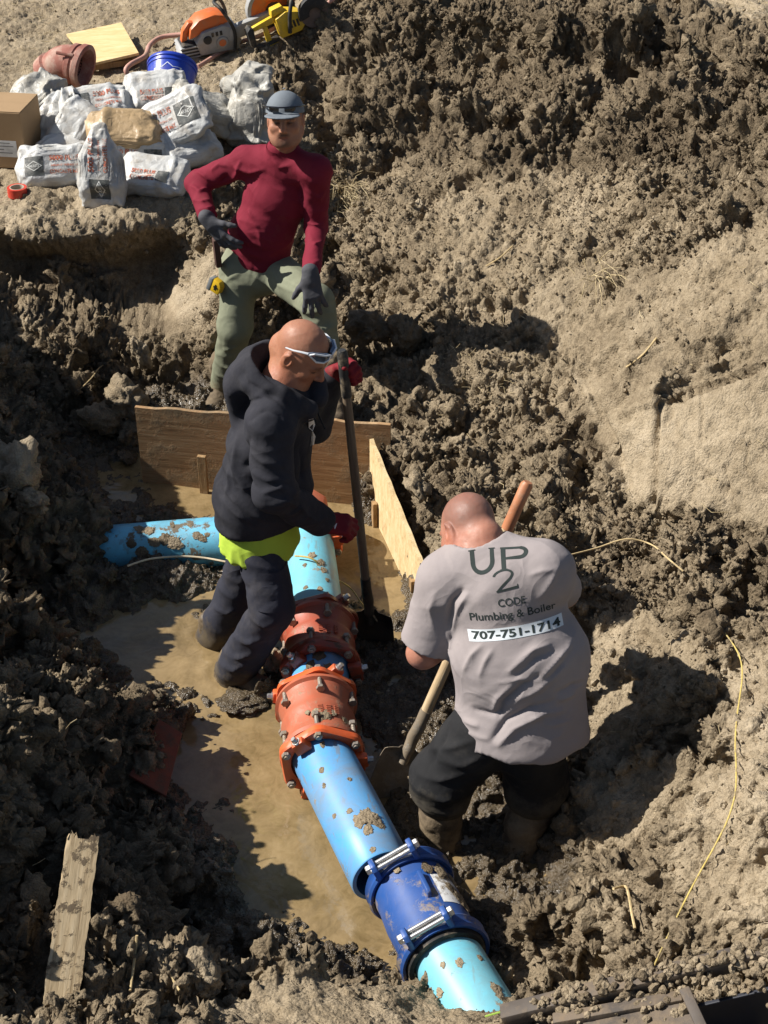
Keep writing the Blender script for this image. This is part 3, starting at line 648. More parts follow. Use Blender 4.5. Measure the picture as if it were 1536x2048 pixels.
pipe('water_main_pipe', A0 - dAB*.02, A1 + dAB*.03, M_PIPE2, 'pale turquoise plastic pipe between the bend and the glossy red fitting')
pipe('water_main_pipe', A2 - (A3-A2).normalized()*.03, A3 + (A3-A2).normalized()*.03, M_PIPE, 'short muddy blue pipe piece between the two red fittings')
pipe('water_main_pipe', A4 - d45*.06, A5, M_PIPE, 'long bright blue plastic pipe ending open beside the blue coupling')
pipe('water_main_pipe', C2 - dC*.02 , D1, M_PIPE2, 'turquoise plastic pipe running out of the blue coupling under the near bank')
L0 = W(470, 1080, .10); L1 = W(110, 1108, .0)
pipe('branch_pipe', L0 + (L0-L1).normalized()*.02, L1, M_PIPE3, 'mud-streaked turquoise branch pipe running left into the bank behind the hooded man')
def hexhead(m, c, d, r, h): m.lathe(c, d, [(0, 0.0001), (0, r), (h*.8, r), (h, r*.85), (h, .0001)], 6)
def gland(e, o, d, s, mat, bolts=6, rin=.121, R=.168, name='gland', wedge=True, bmat=None, phase=0.):
    """restraint gland: octagonal ring with wedge housings and bolts; d points away from the fitting body"""
    x, y, z = frame(d); o = Vector(o); n = 64; V = []; F = []; T_ = .032
    def rout(t):
        a = (t-phase+math.pi/bolts) % (2*math.pi/bolts) - math.pi/bolts; return min(R*.93/math.cos(a), R*1.03)
    for ri, zz in ((0, 0), (1, 0), (1, T_*.7), (.86, T_), (.45, T_*1.0), (0, T_*.75)):
        for j in range(n):
            t = 2*math.pi*j/n; r = rin + (rout(t)-rin)*ri; V.append(o + z*zz + x*math.cos(t)*r + y*math.sin(t)*r)
    for i in range(6):
        k = (i+1) % 6
        for j in range(n): F.append((i*n+j, i*n+(j+1) % n, k*n+(j+1) % n, k*n+j))
    g = MB().add(V, F).build(name, mat, e, smooth=30)
    for i in range(bolts):
        t = 2*math.pi*i/bolts + phase + math.pi/bolts; c = x*math.cos(t) + y*math.sin(t); p = o + c*(R*.90)
        m = MB(); m.tube([p - z*.075, p + z*.052], .0085, 8); hexhead(m, p + z*.030, z, .0175, .016); hexhead(m, p - z*.085, z, .017, .016)
        m.build('bolt', bmat or M_BOLT, g, smooth=25)
    if wedge:
        for i in range(0, bolts, 2):
            t = 2*math.pi*i/bolts + phase; c = x*math.cos(t) + y*math.sin(t); q = z.cross(c); p = o + c*(R*.86) + z*(T_+.014)
            m = MB(); m.prism([(-.033, -.03), (.033, -.03), (.024, .024), (-.024, .024)], .034, p, (q, c, z)); w = m.build('wedge_housing', mat, g, bevel=.005, smooth=30)
            m = MB(); hexhead(m, p + c*.020, c, .0115, .026); m.lathe(p+c*.022, c, [(0, .0001), (0, .017), (.006, .017), (.006, .0001)], 16); m.build('wedge_bolt', M_STEEL, g, smooth=25)
    return g
def fitting(name, a, b, mat, gmat, label, g1=True, g2=True, phase=0., gm1=None):
    a, b = Vector(a), Vector(b); d = (b-a).normalized(); L = (b-a).length; e = empty(name, (a+b)/2, label, 'pipe fitting')
    m = MB(); h = L; r0 = .139
    m.lathe(a, d, [(.0, .118), (0, .160), (.018, .163), (.026, .150), (.045, r0+.006), (h*.3, r0-.004), (h*.38, r0-.004), (h*.42, r0+.007), (h*.5, r0+.009), (h*.56, r0+.003), (h*.7, r0-.002), (h-.045, r0+.006), (h-.026, .150), (h-.018, .163), (h, .160), (h, .118)], 64)
    body = m.build('body', mat, e, smooth=35)
    for k in range(3):   # cast raised lettering as on the sleeve: small relief bars
        x, y, z = frame(d); t = math.radians(62+k*13)
        m = MB(); c = x*math.cos(t)+y*math.sin(t); q = z.cross(c)
        for j in range(6): m.box(a + d*(h*.58+.011*(k % 2)) + c*(r0+.004) + q*(.0) + d*(j*.0095-.02), (c, q, z), (.006, .017, .005))
        m.build('cast_mark', mat, body)
    gland(e, a - d*.002, -d, 1, gm1 or gmat, phase=phase); gland(e, b + d*.002, d, 1, gmat, phase=phase)
    return e
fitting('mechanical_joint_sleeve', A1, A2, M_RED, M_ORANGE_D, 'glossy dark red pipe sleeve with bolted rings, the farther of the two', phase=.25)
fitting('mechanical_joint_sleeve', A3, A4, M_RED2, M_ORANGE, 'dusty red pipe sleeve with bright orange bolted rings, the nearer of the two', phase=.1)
# bend behind the hooded man
TC = A0 + Vector((-.03, .18, 0)); e = empty('pipe_bend', TC, 'orange-red pipe bend half hidden behind the hooded man, clamped to the turquoise pipe', 'pipe fitting')
m = MB(); dd = (L0-L1).normalized(); m.lathe(TC - dd*.24, dd, [(0, .118), (0, .16), (.02, .16), (.03, .14), (.24, .138), (.30, .135), (.35, .10), (.36, .0001)], 48); m.build('run', M_RED2, e, smooth=35)
m = MB(); m.lathe(TC, dAB, [(0, .135), (.13, .135), (.14, .16), (.165, .16), (.165, .118)], 48); m.build('branch', M_RED2, e, smooth=35)
gland(e, TC + dAB*.168, dAB, 1, M_ORANGE, phase=.2); gland(e, TC - dd*.243, -dd, 1, M_ORANGE, phase=.2)
# blue coupling
e = empty('pipe_coupling', (C1+C2)/2, 'royal blue bolted pipe coupling caked with mud, near the bottom of the picture', 'pipe fitting')
L = (C2-C1).length; m = MB()
m.lathe(C1 - dC*.01, dC, [(-.0, .120), (-.0, .133), (.03, .136), (.06, .134), (L*.5, .139), (L-.04, .134), (L, .137), (L+.03, .134), (L+.03, .120)], 64)
body = m.build('body', M_BLUE, e, smooth=35)
x, y, z = frame(dC)
for o, s in ((C1, -1), (C2, 1)):
    q = o + dC*s*.012
    m = MB(); m.lathe(q, dC, [(-.026, .139), (-.028, .15), (-.018, .156), (-.006, .146), (.006, .146), (.018, .156), (.028, .15), (.026, .139)], 64, closed=True); rg = m.build('clamp_ring', M_BLUE, e, smooth=40)
    m = MB(); m.lathe(q + dC*s*.03, dC*s, [(-.01, .117), (-.01, .137), (.012, .133), (.014, .117)], 48, closed=True); m.build('gasket', M_RUBBER, rg, smooth=40)
    th = math.radians(115); c = x*math.cos(th) + y*math.sin(th)
    if c.x > 0 and c.z < .5: c = -c
    c = (Vector((0, 0, 1)) - dC*dC.z).normalized(); c = (c + (Vector((-1, 0, 0)) - dC*(-dC.x))*.42).normalized(); tq = dC.cross(c).normalized()
    for kk in (-.012, .012):
        m = MB(); m.tube([q + c*.166 - tq*.085 + dC*kk, q + c*.166 + tq*.085 + dC*kk], .0085, 10); m.build('bolt', M_STEEL, rg, smooth=40)
    for sg in (-1, 1):
        m = MB(); p = q + c*.158 + tq*sg*.072
        m.prism([(-.032, -.03), (.032, -.03), (.03, .016), (.018, .032), (-.018, .032), (-.03, .016)], .02, p, (dC, c, tq)); m.build('lug', M_BLUE, rg, bevel=.005, smooth=30)
        m = MB(); hexhead(m, q + c*.166 + tq*sg*.082, tq*sg, .017, .018); m.build('nut', M_STEEL, rg, smooth=25)
    m = MB(); 
    for k in range(9):
        a = (k-4)*.11; cc = (c*math.cos(a) + tq*math.sin(a)); m.box(q + cc*.153, (dC, cc, dC.cross(cc)), (.036, .006, .018))
    m.build('bridge_plate', M_STEEL, rg, smooth=60)
m = MB(); cc = (Vector((0, 0, 1)) - dC*dC.z).normalized(); tq = dC.cross(cc).normalized(); p = (C1+C2)/2 + cc*.143 + tq*.0
m.prism([(-.06, -.012), (.06, -.012), (.052, .012), (.04, .018), (-.05, .016)], .016, p - dC*.02, (dC, cc, tq)); m.build('lifting_rib', M_BLUE, body, bevel=.004, smooth=30)
M_STICK = plain('paper_sticker', (.72, .72, .70), .6, .3, .1, 10, dirt=.9, dscale=16, dlo=.47, dhi=.56)
bv = bvh_of(body); decal('sticker', rect_geo(.13, .075, 12), bv, (C1+C2)/2 + cc*.1 - tq*.075*(1 if (tq.x < 0) else -1), dC.cross(cc) if False else dC, (tq if tq.x > 0 else -tq), M_STICK, body, .0015)
# mud lumps sitting on the pipes
def mud_on(u, v, a, b, r, k, name='mud_lump', label=None, rr=RO, sc=(1.2, 1.0, .2), wet=.25):
    a, b = Vector(a), Vector(b); d = ray(u, v); o = Vector((0, 0, CAMH)); ax = (b-a).normalized()
    w = o-a; dp = d - ax*d.dot(ax); wp = w - ax*w.dot(ax); A_, B_, C_ = dp.dot(dp), 2*dp.dot(wp), wp.dot(wp)-rr*rr
    D_ = B_*B_-4*A_*C_
    if D_ < 0: return None
    p = o + d*((-B_-math.sqrt(D_))/(2*A_)); nn = (p-a); nn = (nn-ax*nn.dot(ax)).normalized()
    ob = bpy.data.objects.new(name, CL_HI[k % 12]); link(ob, ground); ob.location = p; ob.scale = [r*s for s in sc]
    ob.rotation_euler = nn.to_track_quat('Z', 'Y').to_euler(); ob['wet'] = wet; ob['dry'] = .55; return ob
for j, (u, v, r) in enumerate([(738, 1632, .036), (722, 1640, .026), (752, 1640, .025), (760, 1650, .015), (735, 1660, .02), (700, 1622, .012), (643, 1540, .012), (648, 1572, .012), (600, 1560, .008), (700, 1558, .01), (668, 1632, .01), (645, 1490, .014), (745, 1700, .012)]): mud_on(u, v, A4, A5, r, j)
for j, (u, v, r) in enumerate([(625, 1110, .02), (640, 1125, .02), (648, 1140, .018), (610, 1130, .01), (655, 1160, .012), (612, 1175, .012), (640, 1178, .014)]): mud_on(u, v, A0, A1, r, j)
for j, (u, v, r) in enumerate([(640, 1310, .028), (655, 1335, .02), (620, 1330, .022), (668, 1345, .018), (610, 1345, .018)]): mud_on(u, v, A2, A3, r, j, wet=.7)
for j, (u, v, r) in enumerate([(332, 1080, .03), (350, 1085, .03), (310, 1085, .026), (395, 1070, .018), (405, 1078, .018), (300, 1060, .024), (262, 1088, .02), (280, 1060, .03), (285, 1105, .03), (415, 1070, .012), (380, 1050, .014), (345, 1050, .016)]): mud_on(u, v, L0, L1, r, j, wet=.55)
for j, (u, v, r) in enumerate([(855, 1735, .022), (880, 1742, .026), (905, 1760, .024), (915, 1790, .026), (900, 1775, .02), (795, 1740, .012), (930, 1810, .026)]): mud_on(u, v, C1, C2, r, j, rr=.14)
for j, (u, v, r) in enumerate([(885, 1930, .010), (920, 1925, .013), (960, 1915, .012), (990, 1975, .018), (1000, 1990, .018), (880, 1985, .016)]): mud_on(u, v, C2, D1, r, j)
for j, (u, v, r) in enumerate([(632, 1425, .02), (650, 1430, .022), (668, 1425, .014), (615, 1425, .01), (640, 1445, .014), (690, 1440, .016)]): mud_on(u, v, A3, A4, r, j, rr=.143)
# ------------------------------------------------------------ plywood forms and stakes
M_PLY_BACK = wood('weathered_plywood', [(.17, .095, .045), (.34, .205, .10), (.46, .32, .18)], 5, (.5, 1, 9), .75, .75, .48, .64, (.20, .155, .095), 6)
M_PLY_OSB = wood('new_plywood', [(.40, .26, .115), (.60, .45, .24), (.70, .57, .36)], 9, (3, 3, 1.2), .75, .5, .62, .70, (.28, .2, .11), 7)
M_STAKE = wood('stake_wood', [(.16, .09, .04), (.33, .21, .10), (.45, .32, .18)], 8, (4, 4, .6), .8, .6)
def board(name, a, b, h0, h1, sink, t, mat, label, segs=24):
    """vertical sheet from a to b (at water level); top heights h0, h1"""
    a, b = Vector(a), Vector(b); d = (b-a).normalized(); nn = d.cross(Vector((0, 0, 1))); L = (b-a).length
    e = empty(name, a, label, 'plywood board'); x0 = random.random()*9
    m = MB(); V = []; F = []; n = segs
    for i in range(n+1):
        s = i/n; p = a + d*L*s; ht = h0 + (h1-h0)*s + .004*math.sin(s*31+x0) + random.uniform(-.002, .002)
        for off in (-t/2, t/2):
            for z in (-sink, ht): V.append(p + nn*off + Vector((0, 0, z)))
    for i in range(n):
        o = i*4; F += [(o, o+1, o+5, o+4), (o+2, o+6, o+7, o+3), (o+1, o+3, o+7, o+5), (o, o+4, o+6, o+2)]
    F += [(0, 2, 3, 1), (4*n, 4*n+1, 4*n+3, 4*n+2)]
    # object space along the board so the grain runs with the sheet
    X = Matrix((d.to_4d()[:3], nn[:], (0, 0, 1))).transposed().to_4x4(); X.translation = a
    Xi = X.inverted(); o = m.add([Xi @ v for v in V], F).build('sheet', mat, None, bevel=0); o.parent = e; o.matrix_parent_inverse = Matrix.Translation(a).inverted(); o.matrix_basis = X
    return e, d, nn
BA, BB = W(287, 962, 0), W(752, 1012, 0)
BB = BA + (BB-BA)*1.06
board('plywood_form', BA, BB, .435, .475, .1, .02, M_PLY_BACK, 'brown weathered plywood board standing behind the hooded man')
RA, RB = W(744, 1016, 0), W(842, 1224, 0)
board('plywood_form', RA, RB, .395, .27, .1, .02, M_PLY_OSB, 'bright new plywood board standing along the right of the puddle')
def stake(u, v, z1, wdt, dirv, label):
    p = W(u, v, 0); dirv = Vector(dirv).normalized(); m = MB(); V = []
    o = MB().box((0, 0, (z1-.15)/2), ((1, 0, 0), (0, 1, 0), (0, 0, 1)), (wdt, .022, z1+.15)).build('wooden_stake', M_STAKE, None, bevel=.002)
    o.location = p; o.rotation_euler = (0, 0, math.atan2(dirv.y, dirv.x)); return tag(o, label, 'stake', 'stakes holding the plywood')
bd = (BB-BA).normalized(); bn = Vector((bd.y, -bd.x, 0)); rd = (RB-RA).normalized(); rn = Vector((-rd.y, rd.x, 0)); rn = rn if rn.x < 0 else -rn
stake(409, 985, .215, .042, bd, 'wooden stake in front of the brown plywood, left of the hooded man')
stake(749, 1050, .13, .034, rd, 'short stake at the far end of the bright plywood board')
stake(824, 1205, .13, .036, rd, 'short stake at the near end of the bright plywood, beside the grey shirt sleeve')
# ------------------------------------------------------------ plank, rusty plate
M_OLD = wood('rotten_wood', [(.15, .095, .045), (.44, .335, .20), (.60, .485, .32)], 7, (9, 5, .4), .9, .95, .52, .58, (.13, .095, .06), 15)
pa, pb = W(168, 1662, .86), W(120, 2010, .60); d = (pa-pb).normalized(); sx = Vector((1, .42, 0)); sx = (sx - d*sx.dot(d)).normalized(); nn = d.cross(sx)
L = (pa-pb).length+.12; rs = np.random.RandomState(3); m = MB(); nL, nW = 44, 12; V = []
for side in (1, -1):
    for i in range(nL+1):
        for j in range(nW+1):
            t = i/nL; w = (j/nW-.5); ww = .104 - .014*t + .002*math.sin(t*23); top = L
            if i >= nL-1: top = L - ((.045 if 4 <= j <= 8 else .0) + rs.rand()*.035)*(1 if i == nL else .3)
            g = rs.randn()*.0005 - (.007 if (rs.rand() < .012) else 0)
            z = side*(.03 + (g if side > 0 else 0)) ; V.append(Vector((w*ww + (rs.randn()*.0012 if j in (0, nW) else 0), z, t*top)))
q = (nL+1)*(nW+1); F = []
for i in range(nL):
    for j in range(nW):
        o = i*(nW+1)+j; F += [(o, o+1, o+nW+2, o+nW+1), (q+o, q+o+nW+1, q+o+nW+2, q+o+1)]
    for j in (0, nW): o = i*(nW+1)+j; F.append((o, o+nW+1, q+o+nW+1, q+o))
for j in range(nW):
    for i in (0, nL): o = i*(nW+1)+j; F.append((o, q+o, q+o+1, o+1))
o = m.add(V, F).build('weathered_plank', M_OLD, None, smooth=30)
X = Matrix((sx[:], (-nn)[:], d[:])).transposed().to_4x4(); X.translation = pb - d*.12; 
if (-nn).dot(Vector((0, -1, .3))) < 0: X = Matrix(((-sx)[:], nn[:], d[:])).transposed().to_4x4(); X.translation = pb - d*.12
o.matrix_world = X; tag(o, 'rotten pale plank with a notched top leaning on the dark bank at lower left', 'plank')
M_RUST = plain('rusty_steel', (.17, .05, .028), .75, .3, .35, 8, dirt=.7, dscale=14, dirtc=WET_MUD)
m = MB(); c0 = G(308, 1520, .02); a_, b_, c_, d_ = W(318, 1440, .17), W(364, 1468, .15), W(332, 1594, .10), W(258, 1552, .18)
nn = (b_-a_).cross(d_-a_).normalized(); m.add([p + nn*k for k in (.006, -.006) for p in (a_, b_, c_, d_)], [(0, 1, 2, 3), (7, 6, 5, 4), (0, 4, 5, 1), (1, 5, 6, 2), (2, 6, 7, 3), (3, 7, 4, 0)])
tag(m.build('rusty_plate', M_RUST, None, bevel=.002), 'rusty red steel plate in shade at the edge of the puddle', 'steel plate')
# ------------------------------------------------------------ wires, roots, sticks
M_WIRE = plain('yellow_wire', (.56, .43, .13), .5, .4, .2, 30, dirt=.8, dscale=20, dlo=.5, dhi=.6)
M_WIRE2 = plain('pale_wire', (.62, .52, .36), .6, .3, .2, 30, dirt=.5, dscale=20)
M_ROOT = plain('root_bark', (.50, .38, .20), .85, .2, .35, 40)
def wire(name, pts, r, mat, label, cat, n=6):
    m = MB(); m.tube(smooth_path(pts, 5), r, n); return tag(m.build(name, mat, None, smooth=True), label, cat)
wire('tracer_wire', [W(590, 1112, .27), W(625, 1118, .285), W(660, 1150, .2), W(700, 1175, .1), W(722, 1205, .05), W(742, 1228, .02)], .004, M_WIRE, 'yellow wire draped over the turquoise pipe behind the hooded man', 'wire')
wire('tracer_wire', [W(255, 1132, .13), W(300, 1118, .12), W(360, 1113, .1), W(410, 1116, .09), W(468, 1127, .1)], .0045, M_WIRE2, 'pale thin wire running along the foot of the branch pipe', 'wire')
def drape(pts, lift=.012):
    P = [G(u, v, lift) for u, v in pts]
    for _ in range(3): P = [P[0]] + [(P[i-1]+P[i]*2+P[i+1])/4 for i in range(1, len(P)-1)] + [P[-1]]
    return [p + Vector((-.008, -.008, .008)) for p in P]
wire('tracer_wire', drape([(1428, 1244), (1455, 1272), (1475, 1300), (1500, 1328), (1488, 1350), (1486, 1400), (1468, 1450), (1465, 1500), (1475, 1545), (1492, 1590), (1470, 1640), (1430, 1700), (1402, 1745), (1380, 1790), (1345, 1860), (1318, 1920), (1305, 1950)]), .0027, M_WIRE, 'long yellow wire hanging down the right bank', 'wire')
wire('root', [G(u, v, .03) for u, v in [(1136, 1122), (1190, 1108)]] + [G(u, v, .05) for u, v in [(1250, 1097), (1300, 1108)]] + [G(u, v, .02) for u, v in [(1335, 1125), (1365, 1150)]], .0035, M_ROOT, 'thin pale root arching over the clods right of the grey shirt', 'root')
wire('root', [G(u, v, .03) for u, v in [(1225, 1790), (1248, 1785), (1255, 1800), (1262, 1840), (1268, 1870)]], .0045, M_ROOT, 'pale root hanging in a loop over lumpy soil at lower right', 'root')
wire('stick', [G(u, v, .02) for u, v in [(262, 1990), (270, 1930), (275, 1880)]], .004, M_ROOT, 'thin dry stick standing in the near bank below the dark slope', 'stick')
wire('stick', [G(u, v, .02) for u, v in [(310, 1908), (328, 1935), (345, 1965), (360, 1990)]], .0035, M_ROOT, 'bent dry twig on the near bank right of the thin stick', 'stick')
wire('stick', [G(u, v, .015) for u, v in [(972, 537), (1000, 520), (1025, 497)]], .004, M_ROOT, 'straw-coloured stick on the spoil slope beside the red shirt man', 'stick')
wire('stick', [G(u, v, .015) for u, v in [(1252, 740), (1285, 715), (1312, 682)]], .005, M_ROOT, 'curved dry stalk on the smooth cut slope at right', 'stick')
wire('twig', [G(u, v, .03) for u, v in [(160, 790), (185, 765), (200, 745), (225, 730)]], .003, M_ROOT, 'thin twig among clods left of the plywood', 'twig')
wire('grass_blade', [G(u, v, .03) for u, v in [(970, 2046), (1010, 2035), (1062, 2024)]], .003, plain('green_grass', (.24, .36, .06), .5), 'single green grass blade on the near bank by the steel frame', 'grass')
# straw tufts
for (u, v, nB, lab) in [(694, 392, 110, 'tuft of dry straw hanging beside the red shirt sleeve'), (1195, 545, 22, 'small tuft of dry straw at the top of the smooth cut slope')]:
    p = G(u, v, .0); m = MB()
    for k in range(nB):
        b = p + Vector((random.gauss(0, .05), random.gauss(-.03, .03), random.uniform(-.03, .09))); dr = Vector((random.gauss(.1, .5), random.gauss(-.6, .4), random.gauss(-.1, .5))).normalized(); l = random.uniform(.08, .22)
        m.tube([b, b + dr*l*.5 + Vector((0, 0, .01)), b + dr*l + Vector((0, 0, -.02))], [.0022, .0018, .0008], 4)
    tag(m.build('straw_tuft', M_STRAW, None), lab, 'straw')
# ------------------------------------------------------------ steel frame at the lower right
M_FRAME = plain('worn_painted_steel', (.085, .07, .058), .7, .3, .3, 7, dirt=.9, dirtc=(.17, .125, .08), dscale=9, dlo=.42, dhi=.6)
M_PANEL = plain('dark_blue_steel', (.016, .018, .028), .45, .5, .3, 4, dirt=.35, dscale=4, dlo=.55, dhi=.7)
Fa, Fb = W(1000, 2024, .64), W(1660, 1862, .98); e = empty('steel_frame', Fa, 'mud-covered steel frame edge at the lower right corner', 'steel frame')
d = (Fb-Fa).normalized(); nn = Vector((d.y, -d.x, 0)).normalized(); up = nn.cross(d); up = up if up.z > 0 else -up
m = MB(); m.box((Fa+Fb)/2 - up*.02, (d, nn, up), ((Fb-Fa).length, .05, .05)); m.build('rim_beam', M_FRAME, e, bevel=.006, smooth=30)
m = MB(); q = W(1500, 1960, .80); m.box(q + nn*.06 - up*.19, (d, nn, up), (.50, .012, .44)); m.build('side_panel', M_PANEL, e, bevel=.003)
m = MB(); q0, q1 = W(1110, 2046, .66), W(1368, 2000, .78); m.box((q0+q1)/2, ((q1-q0), nn, up), ((q1-q0).length, .035, .05)); m.build('inner_bar', M_FRAME, e, bevel=.005, smooth=30)
m = MB(); q0, q1 = W(1372, 1985, .83), W(1420, 2090, .80); m.box((q0+q1)/2, ((q1-q0), up.cross(q1-q0), up), ((q1-q0).length, .03, .05)); m.build('end_bar', M_FRAME, e, bevel=.005, smooth=30)
m = MB(); m.box(W(1200, 2075, .70), (d, nn, up), (.55, .12, .01)); m.build('floor_plate', M_FRAME, e, bevel=.002)
for k in range(260):
    t = random.random(); s = random.uniform(.005, .02)*(1 if t > .1 else .6); o = bpy.data.objects.new('soil_clod', CL_LO[k % 10]); link(o, ground); off = abs(random.gauss(0, .06))
    p = Fa.lerp(Fb, .1 + .85*t) + nn*(off-.015) + up*(.008 if off < .04 else -.015 - (off-.04)*.2); o.location = p; o.scale = (s, s, s); o.rotation_euler = (random.random()*6, random.random()*6, random.random()*6); o['wet'] = .1; o['dry'] = .5
# ------------------------------------------------------------ people: smooth-blended body volumes, surfaced on a grid
def v3(p): return np.array(p, np.float64)
class Field:
    def __init__(s, lo, hi, res, fine=()):
        s.ax = []
        for i in range(3):
            p = lo[i]; a = [p]
            while p < hi[i]:
                st = res
                for fl, fh, fr in fine:
                    if fl[i]-fr <= p <= fh[i]: st = min(st, fr)
                p += st; a.append(p)
            s.ax.append(np.array(a))
        s.F = np.full([len(a) for a in s.ax], .5, np.float32)
    def sub(s, lo, hi):
        sl = tuple(slice(max(0, np.searchsorted(a, l)-1), np.searchsorted(a, h)+1) for a, l, h in zip(s.ax, lo, hi))
        X, Y, Z = [a[k] for a, k in zip(s.ax, sl)]
        return sl, np.stack(np.meshgrid(X, Y, Z, indexing='ij'), -1)
    def comb(s, sl, d, k, op):
        A = s.F[sl]
        if op == '+':
            h = np.maximum(k-np.abs(A-d), 0)/max(k, 1e-6); s.F[sl] = np.minimum(A, d) - h*h*k*.25
        elif op == '-':
            d = -d; h = np.maximum(k-np.abs(A-d), 0)/max(k, 1e-6); s.F[sl] = np.maximum(A, d) + h*h*k*.25
    def cap(s, a, b, ra, rb=None, k=.03, wide=None, op='+', flat=False):
        a, b = v3(a), v3(b); rb = ra if rb is None else rb; f = max(1, wide[1]) if wide else 1; R = max(ra, rb)*f + k + .05
        sl, P = s.sub(np.minimum(a, b)-R, np.maximum(a, b)+R)
        ab = b-a; L2 = max(ab @ ab, 1e-9); q = P-a; t0 = (q @ ab)/L2; t = np.clip(t0, 0, 1); w = q - t[..., None]*ab
        d2 = (w*w).sum(-1)
        if wide:
            ax = v3(wide[0]); ax = ax/np.linalg.norm(ax); c = w @ ax; d2 = d2 + c*c*(1/wide[1]**2-1)
        d = np.sqrt(np.maximum(d2, 1e-12)) - (ra + (rb-ra)*t)
        if flat: d = np.maximum(d, (t0-1)*math.sqrt(L2))
        s.comb(sl, d, k, op); return s
    def chain(s, pts, rs, k=.03, **kw):
        for i in range(len(pts)-1): s.cap(pts[i], pts[i+1], rs[i], rs[i+1], k, **kw)
        return s
    def ell(s, c, r, R=None, k=.03, op='+'):
        c = v3(c); r = v3(r); m = r.max()+k+.05; sl, P = s.sub(c-m, c+m); q = P-c
        if R is not None: q = q @ np.array(R).T      # R rows = local axes
        k0 = np.linalg.norm(q/r, axis=-1); k1 = np.linalg.norm(q/(r*r), axis=-1); d = k0*(k0-1)/np.maximum(k1, 1e-6)
        s.comb(sl, d, k, op); return s
    def cut(s, o, n, wave=None):
        o, n = v3(o), v3(n); n = n/np.linalg.norm(n); P = np.stack(np.meshgrid(*s.ax, indexing='ij'), -1); d = (P-o) @ n
        if wave is not None: d = d + wave(P)
        s.F = np.maximum(s.F, d.astype(np.float32)); return s
    def surf(s):
        F = s.F; I = F < 0; nx, ny, nz = F.shape
        c = np.zeros((nx-1, ny-1, nz-1), np.int8)
        for i in (0, 1):
            for j in (0, 1):
                for k in (0, 1): c += I[i:nx-1+i, j:ny-1+j, k:nz-1+k]
        act = (c > 0) & (c < 8); ids = np.full(act.shape, -1, np.int64); cells = np.argwhere(act); ids[act] = np.arange(len(cells))
        acc = np.zeros((len(cells), 3)); cnt = np.zeros(len(cells)); X = s.ax; quads = []
        for a in range(3):
            sl0 = [slice(None)]*3; sl1 = [slice(None)]*3; sl0[a] = slice(0, -1); sl1[a] = slice(1, None)
            A, B = F[tuple(sl0)], F[tuple(sl1)]; E = np.argwhere((A < 0) != (B < 0))
            if not len(E): continue
            va = A[tuple(E.T)]; vb = B[tuple(E.T)]; t = va/(va-vb)
            p = np.stack([X[i][E[:, i]] for i in range(3)], 1); p[:, a] += t*(X[a][E[:, a]+1]-X[a][E[:, a]])
            b, g = (a+1) % 3, (a+2) % 3; four = []
            for db, dg in ((0, 0), (-1, 0), (-1, -1), (0, -1)):
                q = E.copy(); q[:, b] += db; q[:, g] += dg
                ok = (q >= 0).all(1) & (q < np.array(ids.shape)).all(1); iid = np.full(len(E), -1); iid[ok] = ids[tuple(q[ok].T)]
                np.add.at(acc, iid[iid >= 0], p[iid >= 0]); np.add.at(cnt, iid[iid >= 0], 1); four.append(iid)
            Q = np.stack(four, 1); flip = va >= 0; Q[flip] = Q[flip][:, ::-1]; quads.append(Q[(Q >= 0).all(1)])
        return acc/np.maximum(cnt, 1)[:, None], np.concatenate(quads)
def vnormals(V, F):
    n = np.cross(V[F[:, 2]]-V[F[:, 0]], V[F[:, 3]]-V[F[:, 1]]); N_ = np.zeros_like(V)
    for i in range(4): np.add.at(N_, F[:, i], n)
    return nrm(N_)
def lap(V, F, it=1, lam=.5):
    for _ in range(it):
        S = np.zeros_like(V); C = np.zeros(len(V))
        for i in range(4):
            a, b = F[:, i], F[:, (i+1) % 4]
            np.add.at(S, a, V[b]); np.add.at(C, a, 1); np.add.at(S, b, V[a]); np.add.at(C, b, 1)
        V = V + lam*(S/np.maximum(C, 1)[:, None]-V)
    return V
def fold(P, axis, f_along, f_across, seed):
    """ridged cloth creases running across `axis`"""
    ax = v3(axis); ax = ax/np.linalg.norm(ax); a = (P @ ax)[:, None]*ax; Q = a*f_along + (P-a)*f_across
    Q = Q + .35*np.stack([vnoise(Q, .7, seed+i) for i in (1, 2, 3)], 1)
    n = vnoise(Q, 1, seed); return (1-np.abs(n)*2)
def pix_ridges(V, F, ridges):
    bv = BVHTree.FromPolygons([Vector(v) for v in V], F.tolist()); out = []
    for pts, w, h in ridges:
        pp = []
        for u, v in pts:
            r = bv.ray_cast(Vector((0, 0, CAMH)), ray(u, v).normalized())
            if r[0] is not None: pp.append(np.array(r[0]))
        if len(pp) > 1: out.append((pp, w, h))
    return out
def apply_ridges(V, ridges):
    D = np.zeros(len(V))
    for pts, w, h in ridges:
        best = np.full(len(V), 9.); tt = np.zeros(len(V)); n = len(pts)-1
        for i in range(n):
            a, b = pts[i], pts[i+1]; ab = b-a; t = np.clip(((V-a) @ ab)/max(ab @ ab, 1e-9), 0, 1); d = np.linalg.norm(V-a-t[:, None]*ab, axis=1)
            m = d < best; best = np.where(m, d, best); tt = np.where(m, (i+t)/n, tt)
        D += h*np.exp(-(best/(w*1.15))**1.35)*np.clip(np.sin(math.pi*np.clip(tt*.9+.08, 0, 1)), .0, 1)**.6
    return D
